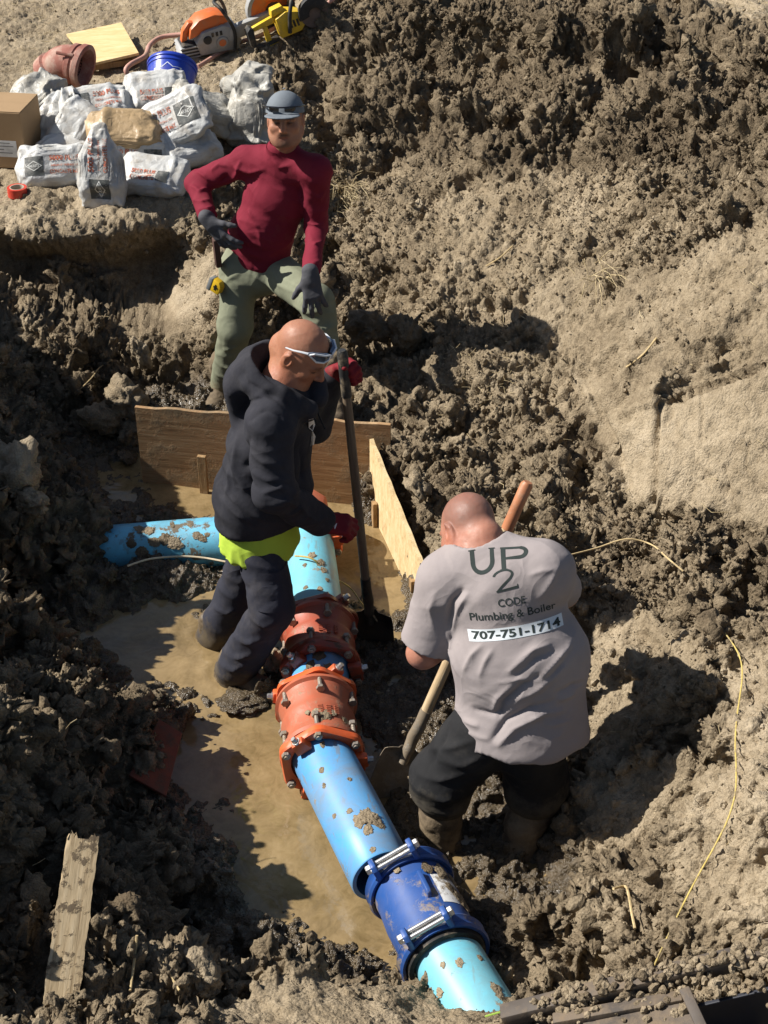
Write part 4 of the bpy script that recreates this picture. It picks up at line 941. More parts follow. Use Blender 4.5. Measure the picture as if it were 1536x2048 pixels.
def garment(name, fld, mat, parent, disp=None, ridges=None, smooth_it=1, col=None):
    V, F = fld.surf(); V = lap(V, F, smooth_it); Nn = vnormals(V, F); D = np.zeros(len(V))
    if disp is not None: D = D + disp(V, Nn)
    if ridges: D = D + apply_ridges(V, pix_ridges(V, F, ridges))
    V = V + Nn*D[:, None]
    o = mesh_np(name, V, F, mat, parent)
    if col is not None: attr(o.data, 'tint', col(V, Nn), 'FLOAT_COLOR')
    return o
def cloth(name, c, rough=.9, mud=None, weave=420, var=.16, dirt=0, dlo=.55, dhi=.7, sheen=.0, dirtc=(.23, .18, .115), crease=.26):
    m = N(name, rough, .18); f = m.noise(6, 6, .65); col = m.ramp(f, [(.3, tuple(x*(1-var) for x in c)), (.5, c), (.7, tuple(min(1, x*(1+var*.8)) for x in c))])
    sp = m.n('ShaderNodeSeparateXYZ'); m.set(sp.inputs[0], m.co)
    if dirt: col = m.mix(m.ramp(m.noise(7, 9, .75), [(dlo, 0.), (dhi, dirt)]), col, dirtc)
    if mud:
        z0, z1, mc = mud; k = m.math('ADD', m.math('DIVIDE', m.math('SUBTRACT', z1, sp.outputs[2]), z1-z0), m.math('MULTIPLY', m.math('SUBTRACT', m.noise(11, 8, .7), .5), 1.6))
        col = m.mix(m.ramp(k, [(.35, 0.), (.75, .95)]), col, mc)
    b = m.bump(m.math('ABSOLUTE', m.math('SUBTRACT', m.noise(5.5, 2, .5, dist=.9), .5)), crease, -.05)
    b = m.bump(m.noise(28, 4, .6), .25, .006, b); m.bump(m.noise(weave, 1, .5), .18, .0012, b)
    m.b.inputs['Sheen Weight'].default_value = sheen
    m.col(col); return m.m
def skin_mat(name):
    m = N(name, .55, .32); c = m.att('tint', out='Color'); f = m.noise(26, 5, .7); c = m.mix(m.ramp(f, [(.35, .0), (.7, .38)]), c, (.27, .085, .05)); f2 = m.noise(9, 4, .6); c = m.mix(m.ramp(f2, [(.5, 0.), (.75, .3)]), c, (.14, .07, .045)); m.col(c); m.rough(m.ramp(f, [(.3, .42), (.7, .66)]))
    m.b.inputs['Subsurface Weight'].default_value = .08; m.b.inputs['Subsurface Radius'].default_value = (.01, .004, .002); m.b.inputs['Subsurface Scale'].default_value = .5
    b = m.bump(m.noise(60, 4, .65), .3, .003); m.bump(m.noise(260, 2, .6), .2, .0012, b); return m.m
M_SKIN = skin_mat('skin')
def headframe(f, up=(0, 0, 1), roll=0):
    f = Vector(f).normalized(); u = Vector(up); r = f.cross(u).normalized(); u = r.cross(f).normalized()
    if roll: q = Quaternion(f, roll); r = q @ r; u = q @ u
    return np.array([r[:], f[:], u[:]])            # rows: right, forward, up
class Head:
    def __init__(s, C, f, up=(0, 0, 1), sc=1.0, roll=0): s.C = v3(C); s.R = headframe(f, up, roll); s.s = sc
    def w(s, p): return s.C + (v3(p)*s.s) @ s.R
    def l(s, P): return ((P-s.C) @ s.R.T)/s.s
    def build(s, F, ears=True, fat=0.):
        w, k_ = s.w, s.s; R = s.R
        F.ell(w((0, -.012, .035)), v3((.078, .098, .092))*k_, R, .01); F.ell(w((0, .02, -.02)), v3((.066+fat, .074, .088))*k_, R, .03)
        F.cap(w((-.034-fat, .03, -.072)), w((.034+fat, .03, -.072)), .034*k_, k=.035); F.cap(w((0, .055, -.092)), w((0, .066, -.092)), .024*k_, .020*k_, .03)
        for sx in (-1, 1):
            F.cap(w((sx*.062, -.0, -.045)), w((sx*.03, .05, -.088)), .022*k_, .02*k_, .03)
            F.ell(w((sx*.045, .06, -.018)), v3((.022, .02, .018))*k_, R, .022)
            F.ell(w((sx*.032, .092, .008)), v3((.019, .014, .011))*k_, R, .014, '-')
            F.ell(w((sx*.032, .074, .007)), v3((.0135, .0135, .0125))*k_, R, .003)
            F.cap(w((sx*.014, .086, .027)), w((sx*.048, .076, .026)), .0085*k_, .0075*k_, .012)
            F.cap(w((sx*.022, .072, -.05)), w((sx*.03, .064, -.066)), .011*k_, k=.02)
            F.ell(w((sx*.011, .098, -.030)), v3((.008, .009, .007))*k_, R, .008)
            if ears:
                F.ell(w((sx*.081, -.012, .0)), v3((.010, .023, .036))*k_, R, .005); F.ell(w((sx*.090, -.004, .004)), v3((.009, .010, .020))*k_, R, .003, '-'); F.cap(w((sx*.086, -.026, .012)), w((sx*.088, -.010, .030)), .005*k_, k=.003)
        F.cap(w((0, .088, .02)), w((0, .112, -.024)), .0075*k_, .0115*k_, .012)
        F.cap(w((-.019, .078, -.057)), w((.019, .078, -.057)), .0065*k_, k=.008); F.cap(w((-.015, .079, -.068)), w((.015, .079, -.068)), .0075*k_, k=.006)
        F.cap(w((-.02, .090, -.0625)), w((.02, .090, -.0625)), .0032*k_, k=.003, op='-')
    def tint(s, base, hair=None, stache=0., beard=0., scalp=None, brow=(.03, .02, .015)):
        def fn(V, Nn):
            L = s.l(V); x, y, z = L.T; ax = np.abs(x); c = np.tile(np.array(base, float), (len(V), 1))
            def mixin(m, col):
                nonlocal c; m = np.clip(m, 0, 1)[:, None]; c = c*(1-m) + np.array(col)*m
            near = (np.abs(x) < .13) & (np.abs(y) < .14) & (np.abs(z) < .16)
            g = lambda v_, a, b: np.clip((v_-a)/(b-a), 0, 1)
            redn = .35*np.exp(-((ax-.045)**2+(z+.02)**2)/.0009)*g(y, .03, .06) + .5*np.exp(-(ax**2+(z+.02)**2)/.0003)*g(y, .09, .1) + .45*g(ax, .072, .085)
            mixin(redn*near*.7, (base[0]*1.05, base[1]*.66, base[2]*.55))
            mixin(near*g(y, .06, .07)*np.exp(-((ax-.032)/.022)**4-((z-.0285)/.0075)**2)*.95, brow)
            mixin(near*g(y, .05, .07)*np.exp(-((ax-.03)/.026)**4-((z-.006)/.016)**2)*.4, tuple(q*.5 for q in base))  # eye socket shade painted into the skin colour
            mixin(near*g(y, .05, .07)*np.exp(-((ax-.032)/.017)**4-((z-.007)/.0065)**2)*.92, (.02, .013, .01))
            mixin(near*g(y, .05, .07)*np.exp(-(ax/.021)**4-((z+.0625)/.0095)**2)*.75, (base[0]*.75, base[1]*.45, base[2]*.42))
            if stache: mixin(near*g(y, .06, .075)*np.exp(-(ax/.026)**4-((z+.048)/.0075)**2)*stache, (.035, .024, .018))
            if beard:
                mixin(near*g(y, .035, .065)*np.exp(-(ax/.028)**4-((z+.092)/.016)**2)*beard, (.04, .028, .02))
                mixin(near*g(y, -.02, .03)*g(-z, .05, .075)*beard*.35, (base[0]*.45, base[1]*.45, base[2]*.5))
            if scalp is not None:
                a, col = scalp; mixin(near*g(z, -.02, .03)*g(-y+ .45*(z), -.02, .03)*a, col)
            return c
        return fn
def hand(F, wr, d, palm, thumb, curls=(25, 30, 25), spread=.0, th=(.6, .6, .3), s=1., k=.011, thcurl=0.3):
    wr = v3(wr); d = v3(d); d /= np.linalg.norm(d); palm = v3(palm); palm -= d*(palm @ d); palm /= np.linalg.norm(palm)
    lat = np.cross(d, palm); t_ = v3(thumb); lat = lat if lat @ t_ > 0 else -lat
    F.cap(wr - d*.03, wr + d*.02, .030*s, .030*s, .02, wide=(lat, 1.15))
    for i in range(4):
        l = (1.5-i)*.0205*s; base = wr + d*(.086, .09, .087, .08)[i]*s + lat*l - palm*.003
        F.cap(wr + d*.01*s + lat*l*.75, base, .0155*s, .0135*s, .018)
        p = base; ang = 0; Ls = v3([.044, .028, .022])*(.94, 1.03, .98, .8)[i]*s; rr = (.0118, .0112, .0104, .009)
        cs = curls[i] if isinstance(curls[0], (tuple, list)) else curls
        dd = d + lat*(1.5-i)*spread; dd /= np.linalg.norm(dd)
        for j in range(3):
            ang += math.radians(cs[j]); q = p + (dd*math.cos(ang) + palm*math.sin(ang))*Ls[j]
            F.cap(p, q, rr[j]*s, rr[j+1]*s, .006); p = q
    b = wr + d*.028*s + lat*.03*s + palm*.006; dt = d*th[0] + lat*th[1] + palm*th[2]; dt /= np.linalg.norm(dt)
    F.cap(wr + d*.012*s + lat*.015*s, b + dt*.035*s, .019*s, .0145*s, .014); p = b + dt*.035*s
    d2 = dt + (d*.5+palm*.6-lat*.6)*thcurl; d2 /= np.linalg.norm(d2); q = p + d2*.03*s; F.cap(p, q, .0135*s, .012*s, .008); F.cap(q, q + (d2+palm*.25*thcurl*2)*.022*s, .012*s, .0095*s, .008)
def bb(pts, m): P = np.array([v3(p) for p in pts]); return P.min(0)-m, P.max(0)+m
def boot(name, ank, toe_dir, mat, parent, shaft=.16, r=.062, L=.19, down=.085):
    a = v3(ank); t = v3(toe_dir); t[2] = 0; t /= np.linalg.norm(t); up = np.array([0, 0, 1.]); heel = a - t*.045 - up*(down-.03); ball = a + t*L*.68 - up*(down-.035); toe = a + t*L - up*(down-.032)
    F = Field(*bb([a + up*shaft, heel, toe], .11), .0085); F.cap(a + up*shaft, a - up*.01, r*1.05, r*.95, .03); F.cap(a, heel, r*.8, .046, .04); F.cap(a - up*.01, ball, r*.82, .046, .05); F.cap(ball, toe, .046, .038, .04, wide=(np.cross(t, up), 1.15)); F.cap(heel, toe, .04, .036, .02, wide=(np.cross(t, up), 1.2))
    return garment(name, F, mat, parent, lambda V, Nn: .006*fbm(V, 16, 3, 5) + .004*fbm(V, 60, 2, 8))
def local_tube(H, pts, r, n=8): return [Vector(H.w(p)) for p in pts]
M_BOOT = plain('muddy_boot', (.10, .075, .05), .85, .25, .4, 12, bump=.6, bscale=90, dirt=.9, dirtc=(.20, .152, .095), dscale=9, dlo=.4, dhi=.6)
M_BOOTW = plain('wet_muddy_boot', (.075, .056, .036), .5, .4, .4, 12, bump=.6, bscale=90, dirt=.9, dirtc=(.17, .125, .075), dscale=9, dlo=.42, dhi=.6)
# ============================================================ man in the red shirt
def red_man():
    H = Head(WY(571, 243, 6.86), (-.06, -.97, .17), roll=.03, sc=1.0)
    nb = v3(WY(566, 312, 6.95)); sR, sL = v3(WY(494, 324, 7.03)), v3(WY(632, 343, 6.84)); eR, wR = v3(WY(394, 366, 7.10)), v3(WY(416, 436, 6.84)); eL, wL = v3(WY(633, 455, 6.88)), v3(WY(622, 546, 6.52))
    ch = v3(WY(557, 385, 6.98)); wa = v3(WY(523, 465, 6.98)); pe = v3(WY(513, 512, 6.98)); hR, hL = v3(WY(474, 530, 6.97)), v3(WY(552, 533, 6.95))
    kR, aR = v3(WY(470, 655, 6.86)), v3(WY(447, 772, 6.98)); kL, aL = v3(WY(634, 603, 6.60)), v3(WY(664, 780, 6.42)); sh = sL-sR
    allp = [H.C + [0, 0, .15], H.C - [.1, .13, 0], nb, sR, sL, eR, wR, eL, wL, ch, pe, kR, aR, kL, aL]
    F = Field(*bb(allp, .14), .011, [(H.C-.14, H.C+.14, .0036)])
    H.build(F, fat=.002); F.cap(H.w((0, -.02, -.06)), nb, .056, .060, .03)
    F.chain([nb - [0, 0, .05], ch, wa, pe], [.06, .095, .09, .09], .04, wide=(sh, 1.3)); F.cap(sR, sL, .05, k=.05)
    for s_, e_, w_ in ((sR, eR, wR), (sL, eL, wL)): F.chain([s_, e_, w_], [.052, .042, .028], .02)
    for h_, k_, a_ in ((hR, kR, aR), (hL, kL, aL)): F.chain([h_, k_, a_, a_ - [0, .08, .07]], [.075, .055, .04, .03], .03)
    V, Q = F.surf(); V = V + vnormals(V, Q)*(.0014*fbm(V, 24, 3, 7))[:, None]; body = mesh_np('person', V, Q, M_SKIN); attr(body.data, 'tint', H.tint((.38, .195, .122), stache=.85, beard=.75)(V, None), 'FLOAT_COLOR')
    tag(body, 'man in a dark red shirt and grey cap with one hand on his hip', 'person')
    # shirt
    F = Field(*bb([nb + [0, 0, .03], sR, sL, eR, wR, eL, wL, pe - [0, 0, .14]], .13), .0072)
    F.chain([nb - [0, 0, .06], ch, wa, pe - [0, 0, .07]], [.08, .124, .118, .132], .06, wide=(sh, 1.33)); F.cap(sR, sL, .062, k=.05)
    F.cap(nb + [0, .0, .0], sR, .064, .066, .05); F.cap(nb, sL, .064, .066, .05)
    F.ell(wa - [.0, .05, -.02], (.11, .08, .11), None, .06)
    F.cut(pe - [0, 0, .075], (-.12, 0, -1), lambda P: .012*np.sin(P[..., 0]*26) )
    F.cap(sR, eR, .068, .054, .03); F.cap(eR, wR, .054, .042, .03, flat=True); F.cap(sL, eL, .068, .053, .03); F.cap(eL, wL, .053, .042, .03, flat=True)
    up = (H.w((0, 0, 1))-H.w((0, 0, 0))); F.cap(nb + [0, -.012, .015], nb + [.0, -.02, .045], .072, .074, .02); 
    F.cap(nb + [0, -.03, .2], nb + [0, -.016, .02], .062, .056, .008, op='-')
    rid = [([(447, 385), (470, 445), (500, 492)], .010, .012), ([(458, 380), (500, 425), (535, 466)], .010, .011), ([(468, 400), (478, 450), (492, 500)], .009, .010), ([(452, 420), (462, 470), (472, 505)], .008, .010), ([(452, 460), (480, 440), (520, 452)], .009, .008),
           ([(455, 350), (440, 366), (452, 385)], .010, -.010), ([(470, 335), (500, 345), (530, 338)], .010, .007), ([(480, 325), (475, 345), (460, 365)], .009, .009), ([(455, 480), (500, 505), (560, 520)], .010, .008), ([(540, 510), (580, 480), (600, 440)], .012, .007), ([(600, 390), (612, 420), (600, 460)], .010, .008),
           ([(425, 340), (440, 330), (455, 332)], .009, .008), ([(385, 372), (400, 385), (410, 378)], .008, .009), ([(388, 400), (405, 405), (418, 400)], .007, .008), ([(400, 420), (415, 418), (428, 414)], .006, .007), ([(395, 345), (410, 352), (420, 362)], .008, .008),
           ([(612, 440), (630, 452), (648, 448)], .009, .008), ([(610, 480), (630, 490), (646, 484)], .008, .007), ([(606, 520), (625, 528), (642, 522)], .007, .007), ([(615, 380), (640, 395), (650, 380)], .010, .006), ([(548, 320), (560, 335), (585, 330)], .010, .006), ([(500, 420), (520, 470), (528, 515)], .009, .007)]
    rid = [(p, w*.85, h*1.6) for p, w, h in rid]
    def dsp(V, Nn): return .005*fold(V, (.4, 0, 1), 17, 6, 3) + .0025*fbm(V, 9, 3, 4)
    M_RS = cloth('maroon_jersey', (.165, .014, .028), .85, var=.14, dirt=.18, dlo=.58, dhi=.8)
    garment('shirt', F, M_RS, body, dsp, rid)
    # collar: a short stand collar open at the throat
    m = MB(); V_ = []; n = 26
    for j in range(n):
        t = -math.pi*.5 + .32 + (2*math.pi-.64)*j/(n-1); rx, ry = .080, .076
        for zz, k in ((-.012, 1.02), (.042 + .012*math.sin(t), .98), (.040 + .012*math.sin(t), .92), (-.012, .95)):
            V_.append(Vector(nb + [math.cos(t)*rx*k, math.sin(t)*ry*k - .015 - zz*.35, zz + .02]))
    m.add(V_, [(j*4+a, j*4+(a+1) % 4, (j+1)*4+(a+1) % 4, (j+1)*4+a) for j in range(n-1) for a in range(4)]); m.build('collar', M_RS, body, smooth=50)
    # trousers
    F = Field(*bb([pe + [0, 0, .1], hR, hL, kR, aR, kL, aL], .12), .009)
    F.cap(pe + [0, 0, .03], pe - [0, 0, .06], .118, .125, .05, wide=(sh, 1.3)); F.chain([hR + [.01, 0, -.02], kR, aR - [0, 0, .02]], [.102, .082, .076], .035); F.chain([hL + [0, 0, -.02], kL, aL - [0, 0, .02]], [.100, .082, .074], .03)
    F.ell((hR+hL)/2 - [0, .02, .06], (.09, .09, .08), None, .06)
    axR = kR-aR
    M_TR = cloth('olive_work_trousers', (.195, .205, .14), .9, (.0, .30, (.17, .14, .085)), dirt=.45, dlo=.52, dhi=.75, dirtc=(.19, .175, .12))
    rid = [([(545, 540), (560, 570), (600, 590)], .012, .010), ([(500, 545), (530, 565), (548, 580)], .010, .010), ([(440, 590), (455, 560), (480, 545)], .010, .008), ([(428, 690), (450, 700), (475, 690)], .010, .012), ([(430, 720), (455, 735), (480, 722)], .009, .012), ([(435, 748), (452, 755), (470, 748)], .008, .012), ([(570, 560), (600, 575), (625, 580)], .012, .009), ([(590, 610), (615, 625), (640, 622)], .010, .012), ([(600, 640), (620, 650), (645, 642)], .010, .010)]
    garment('trousers', F, M_TR, body, lambda V, Nn: .005*fold(V, (0, .2, 1), 13, 5, 11) + .003*fbm(V, 10, 3, 9), rid)
    # pocket flap and seam
    boot('boot', aR - [0, 0, .005], (-.35, -1, 0), M_BOOT, body); boot('boot', aL - [0, 0, .005], (.1, -1, 0), M_BOOT, body)
    # gloves
    M_GL = cloth('grey_glove', (.075, .075, .082), .8, var=.2, dirt=.4, dlo=.58, dhi=.7)
    F = Field(*bb([wR, wR + [.13, -.05, -.13]], .11), .0048); F.cap(wR + (eR-wR)*.14, wR, .041, .036, .02)
    hand(F, wR + (wR-eR)*.10, (.62, -.22, -.72), (.55, .75, .1), (.6, -.3, .7), ((4, 14, 16), (6, 18, 18), (8, 20, 20), (10, 24, 22)), .22, (.6, .8, .1), 1.08)
    garment('glove', F, M_GL, body, None, None, 1)
    F = Field(*bb([wL, wL + [0, -.1, -.16]], .12), .0048); F.cap(wL + (eL-wL)*.14, wL, .041, .036, .02)
    hand(F, wL + (wL-eL)*.08, (.12, -.30, -.93), (.05, .9, -.3), (-1, 0, .1), ((14, 22, 20), (10, 18, 18), (12, 20, 20), (16, 24, 22)), .20, (.55, .75, .15), 1.12)
    garment('glove', F, M_GL, body, None, None, 1)
    # cap
    M_CAP = cloth('grey_cap', (.155, .175, .195), .85, var=.12)
    F = Field(*bb([H.w((0, .2, .05)), H.w((-.1, -.1, .0)), H.w((.1, 0, .16))], .05), .0045); F.ell(H.w((0, -.006, .050)), v3((.090, .108, .082))*H.s, H.R, .01); F.cap(H.w((0, .010, .03)), H.w((0, .004, .066)), .088*H.s, .076*H.s, .02, wide=(H.R[1], 1.08)); F.cut(H.w((0, 0, .040)), -H.R[2] + H.R[1]*.12); F.ell(H.w((0, .108, .046)), v3((.086, .078, .008))*H.s, H.R, .006)
    cp = garment('cap', F, M_CAP, body, None, None, 2)
    m = MB(); m.lathe(H.w((0, -.006, .150)), Vector(H.R[2]), [(0, .0001), (0, .007), (.004, .005), (.005, .0001)], 12); m.build('button', M_CAP, cp, smooth=True)
    # sunglasses on the cap
    M_SG = plain('black_plastic', (.012, .012, .014), .16, .6, .2, 10)
    for k, pts in enumerate([[(-.062, .100, .086), (-.05, .110, .086), (-.012, .124, .086), (-.014, .123, .064), (-.05, .107, .060), (-.062, .098, .072)], [(.062, .100, .086), (.05, .110, .086), (.012, .124, .086), (.014, .123, .064), (.05, .107, .060), (.062, .098, .072)]]):
        m = MB(); P = [Vector(H.w(p)) for p in pts]; P2 = [Vector(H.w((p[0], p[1]-.008, p[2]))) for p in pts]; n = 6
        m.add(P+P2, [tuple(range(n)), tuple(range(n, 2*n))[::-1]] + [(i, (i+1) % n, n+(i+1) % n, n+i) for i in range(n)]); m.build('sunglass_lens', M_SG, cp, bevel=.003, smooth=40)
    m = MB(); m.tube([Vector(H.w(p)) for p in [(-.096, .03, .080), (-.085, .075, .084), (-.06, .103, .086), (-.012, .125, .086), (.012, .125, .086), (.06, .103, .086), (.085, .075, .084), (.096, .03, .080)]], .0042, 8); m.build('sunglass_frame', M_SG, cp, smooth=True)
    # belt pouch and tape measure
    m = MB(); p = Vector(WY(434, 505, 6.90)); m.box(p, ((1, .3, .05), (-.3, 1, 0), (-.05, 0, 1)), (.03, .05, .15)); m.build('knife_pouch', plain('brown_leather', (.075, .04, .03), .7), body, bevel=.006, smooth=30)
    tp = Vector(WY(433, 571, 6.86)); e = empty('tape_measure', tp, 'yellow and grey tape measure clipped to the olive trousers pocket', 'tape measure')
    ax = (Vector((.8, -.5, -.35)).normalized(), Vector((.3, -.1, .9)), Vector((-.5, -.85, .1)))
    x_ = ax[0]; z_ = (ax[2]-x_*ax[2].dot(x_)).normalized(); y_ = z_.cross(x_)
    m = MB(); m.prism([(-.036, -.034), (.03, -.034), (.036, -.02), (.036, .012), (.02, .034), (-.02, .036), (-.036, .02)], .04, tp, (x_, y_, z_)); m.build('case', plain('yellow_plastic', (.68, .43, .02), .4, .4, .1), e, bevel=.004, smooth=30)
    m = MB(); m.prism([(-.041, -.038), (-.018, -.038), (-.018, .038), (-.041, .030)], .046, tp, (x_, y_, z_)); m.build('grey_bumper', plain('grey_plastic', (.16, .17, .17), .5), e, bevel=.004, smooth=30)
    m = MB(); m.box(tp + z_*.0215 + x_*.008, (x_, y_, z_), (.024, .01, .002)); m.box(tp + z_*.0215 + x_*.006, (x_, y_, z_), (.008, .03, .003)); m.build('emblem', plain('black_print', (.015, .015, .015), .5), e)
    return body
red_man()
# ============================================================ man in the dark hoodie
def hood_man():
    H = Head(WY(603, 708, 4.86), (.70, -.42, -.50), (0.12, 0, 1), sc=1.03, roll=.0)
    nb = v3(WY(563, 778, 4.84)); sR, sL = v3(WY(540, 852, 4.64)), v3(WY(606, 785, 5.04)); eR, wR = v3(WY(548, 985, 4.56)), v3(WY(640, 1042, 4.72)); eL, wL = v3(WY(626, 850, 5.16)), v3(WY(662, 758, 5.07))
    ch = v3(WY(540, 890, 4.86)); wa = v3(WY(520, 985, 4.85)); pe = v3(WY(512, 1050, 4.83)); hR, hL = v3(WY(512, 1040, 4.76)), v3(WY(516, 1035, 4.93)); kR, aR = v3(WY(545, 1215, 4.62)), v3(WY(468, 1335, 4.74)); kL, aL = v3(WY(482, 1165, 4.96)), v3(WY(430, 1258, 5.0)); sh = sL-sR
    allp = [H.C + [.1, -.1, .15], nb, sR, sL, eR, wR, eL, wL, pe, kR, aR, kL, aL]
    F = Field(*bb(allp, .14), .011, [(H.C-.14, H.C+.14, .0042)])
    H.build(F, fat=.006); F.cap(H.w((0, -.03, -.05)), nb, .066, .075, .03); F.ell(H.w((0, -.075, -.03)), (.05, .04, .05), None, .03)
    F.chain([nb, ch, wa, pe], [.08, .11, .11, .1], .05, wide=(sh, 1.25)); F.cap(sR, sL, .05, k=.05)
    for s_, e_, w_ in ((sR, eR, wR), (sL, eL, wL)): F.chain([s_, e_, w_], [.055, .045, .03], .02)
    for h_, k_, a_ in ((hR, kR, aR), (hL, kL, aL)): F.chain([h_, k_, a_], [.075, .055, .04], .03)
    V, Q = F.surf(); V = V + vnormals(V, Q)*(.0014*fbm(V, 24, 3, 7))[:, None]; body = mesh_np('person', V, Q, M_SKIN); attr(body.data, 'tint', H.tint((.36, .165, .095), stache=.7, beard=.35, scalp=(.3, (.27, .14, .095)))(V, None), 'FLOAT_COLOR')
    tag(body, 'bald man in a dark navy hoodie with safety glasses on his forehead', 'person')
    # hoodie
    F = Field(*bb([nb + [0, 0, .08], sR, sL, eR, wR, eL, wL, pe - [0, 0, .06]], .2), .0078)
    fw = np.array([.9, -.15, 0])
    F.chain([nb - [0, 0, .08], ch, wa, pe + [0, 0, .035]], [.10, .142, .158, .150], .07, wide=(sh, 1.25)); F.ell(wa + [.05, -.01, .0], (.145, .15, .16), None, .08)
    F.cap(sR, sL, .075, k=.07); F.cap(nb, sR, .07, .075, .06); F.cap(nb, sL, .07, .075, .06)
    F.cut(pe + [0, 0, .055], (0.10, 0, -1)); F.cap(pe + [.01, 0, .09], pe + [.01, 0, .06], .146, .143, .012, wide=(sh, 1.22)); F.cut(pe + [0, 0, .045], (0.10, 0, -1))
    F.chain([sR, eR, wR - (wR-eR)*.02], [.084, .074, .060], .03); F.cap(wR - (wR-eR)*.16, wR - (wR-eR)*.02, .054, .052, .01); F.chain([sL, eL, wL], [.085, .066, .05], .035)
    # hood rolled around the neck
    up = np.array([0, 0, 1.]); ring = []; f0 = np.array([.92, -.38, 0]); f0 /= np.linalg.norm(f0); r0 = np.array([-f0[1]*-1, 0, 0]); r0 = np.cross(f0, up)
    for k in range(13):
        t = math.pi*(.12 + 1.76*k/12); c, s_ = math.cos(t), math.sin(t)
        ring.append((nb + f0*(c*.115 + .02) + r0*(s_*.118) + up*(.045 - .10*(c > 0)*c**2 + .05*max(0, -c)), .040 + .022*max(0, -c)))
    F.chain([p for p, _ in ring], [r for _, r in ring], .022)
    F.cap(nb - f0*.15 + up*.02, nb - f0*.16 - up*.12, .07, .05, .05, wide=(r0, 1.9))
    F.cap(nb + up*.22, nb + up*.0, .11, .072, .012, op='-')
    rid = [([(445, 960), (470, 1000), (520, 1035), (570, 1050)], .012, .012), ([(450, 1000), (480, 1030), (530, 1055)], .011, .012), ([(470, 930), (490, 975), (530, 1010)], .012, .010), ([(500, 880), (495, 930), (515, 975)], .012, -.012), ([(470, 820), (475, 900), (470, 960)], .014, .010), ([(490, 800), (520, 790), (560, 815)], .012, .008),
           ([(505, 905), (530, 925), (570, 930)], .012, .010), ([(510, 945), (540, 960), (580, 958)], .011, .012), ([(530, 985), (560, 975), (590, 990)], .010, .013), ([(545, 1010), (570, 1000), (595, 1012)], .010, .012), ([(580, 1030), (600, 1015), (615, 1030)], .008, .010), ([(600, 1045), (615, 1030), (630, 1040)], .007, .009), ([(505, 840), (530, 822), (560, 832), (575, 870)], .007, -.006),
           ([(480, 740), (500, 770), (540, 790), (590, 815)], .012, -.012), ([(510, 705), (530, 745), (560, 775)], .012, -.012), ([(600, 900), (605, 950), (600, 990)], .012, -.010), ([(455, 880), (460, 940), (455, 990)], .012, .009)]
    rid = [(p, w*.9, h*1.35) for p, w, h in rid]
    M_HD = cloth('navy_fleece', (.025, .025, .031), .95, var=.3, dirt=.3, dlo=.45, dhi=.75, dirtc=(.085, .08, .082), weave=700)
    hd = garment('hoodie', F, M_HD, body, lambda V, Nn: .0055*fold(V, (.2, .0, 1), 12, 4.5, 23) + .003*fbm(V, 8, 3, 4), rid)
    # drawstrings, chest logo
    for k, (u0, v0, u1, v1) in enumerate([(628, 800, 650, 858), (622, 806, 634, 850)]):
        m = MB(); m.tube([Vector(WY(u0, v0, 4.80)), Vector(WY((u0+u1)/2-2, (v0+v1)/2, 4.76)), Vector(WY(u1, v1, 4.74))], .0032, 6); m.build('drawstring', plain('black_cord', (.012, .012, .014), .8), hd, smooth=True)
    bv = bvh_of(hd); lo = []
    for (u, v) in [(617, 838), (626, 836), (630, 848), (624, 862), (631, 872), (628, 888), (620, 892), (622, 870), (616, 855)]:
        h = bv.ray_cast(Vector((0, 0, CAMH)), ray(u, v).normalized()); lo.append(h[0] + h[1]*.003 if h[0] is not None else None)
    lo = [p for p in lo if p is not None]
    if len(lo) > 3: MB().add(lo, [tuple(range(len(lo)))]).build('chest_logo', plain('white_print', (.6, .6, .6), .7), hd)
    # bright undershirt
    F = Field(*bb([pe + [0, 0, .05], pe - [0, 0, .15]], .26), .0085); F.cap(pe + [.02, -.02, .05], pe - [-.015, .02, .13], .145, .170, .02, wide=(sh, 1.12))
    F.cut(pe - [0, 0, .066], (.10, .0, -1), lambda P: .014*np.sin(P[..., 0]*34+P[..., 1]*21) + .008*np.sin(P[..., 1]*60))
    M_NE = cloth('neon_yellow_shirt', (.40, .55, .06), .85, var=.1, dirt=.25, dlo=.6, dhi=.75); garment('undershirt', F, M_NE, body, lambda V, Nn: .008*fold(V, (.9, -.4, .1), 20, 4, 31))
    # jeans
    F = Field(*bb([pe, hR, hL, kR, aR, kL, aL], .14), .009); F.cap(pe + [0, 0, .0], pe - [0, 0, .06], .108, .115, .04, wide=(sh, 1.1)); F.chain([hR - [0, 0, .03], kR, aR + [.0, 0, -.03]], [.098, .084, .082], .03); F.chain([hL - [0, 0, .03], kL, aL - [0, 0, .03]], [.096, .082, .080], .03)
    rid = [([(470, 1270), (500, 1285), (530, 1275)], .012, .014), ([(450, 1300), (480, 1315), (510, 1305)], .010, .016), ([(440, 1325), (470, 1338), (495, 1325)], .009, .014), ([(500, 1235), (530, 1250), (560, 1240)], .012, .010), ([(430, 1215), (455, 1225), (475, 1215)], .010, .012), ([(480, 1150), (500, 1175), (495, 1210)], .012, -.010), ([(555, 1140), (560, 1200), (545, 1250)], .012, .008), ([(515, 1165), (545, 1170), (575, 1168)], .005, -.006), ([(515, 1195), (545, 1200), (575, 1198)], .005, -.005)]
    M_JN = cloth('dark_denim', (.030, .031, .042), .9, (-.06, .26, (.10, .078, .05)), dirt=.35, dlo=.5, dhi=.7, dirtc=(.10, .088, .078), weave=600); jn = garment('jeans', F, M_JN, body, lambda V, Nn: .006*fold(V, (.1, 0, 1), 14, 5, 51) + .003*fbm(V, 12, 3, 9), rid)
    bv = bvh_of(jn); cen = bv.ray_cast(Vector((0, 0, CAMH)), ray(545, 1185).normalized())
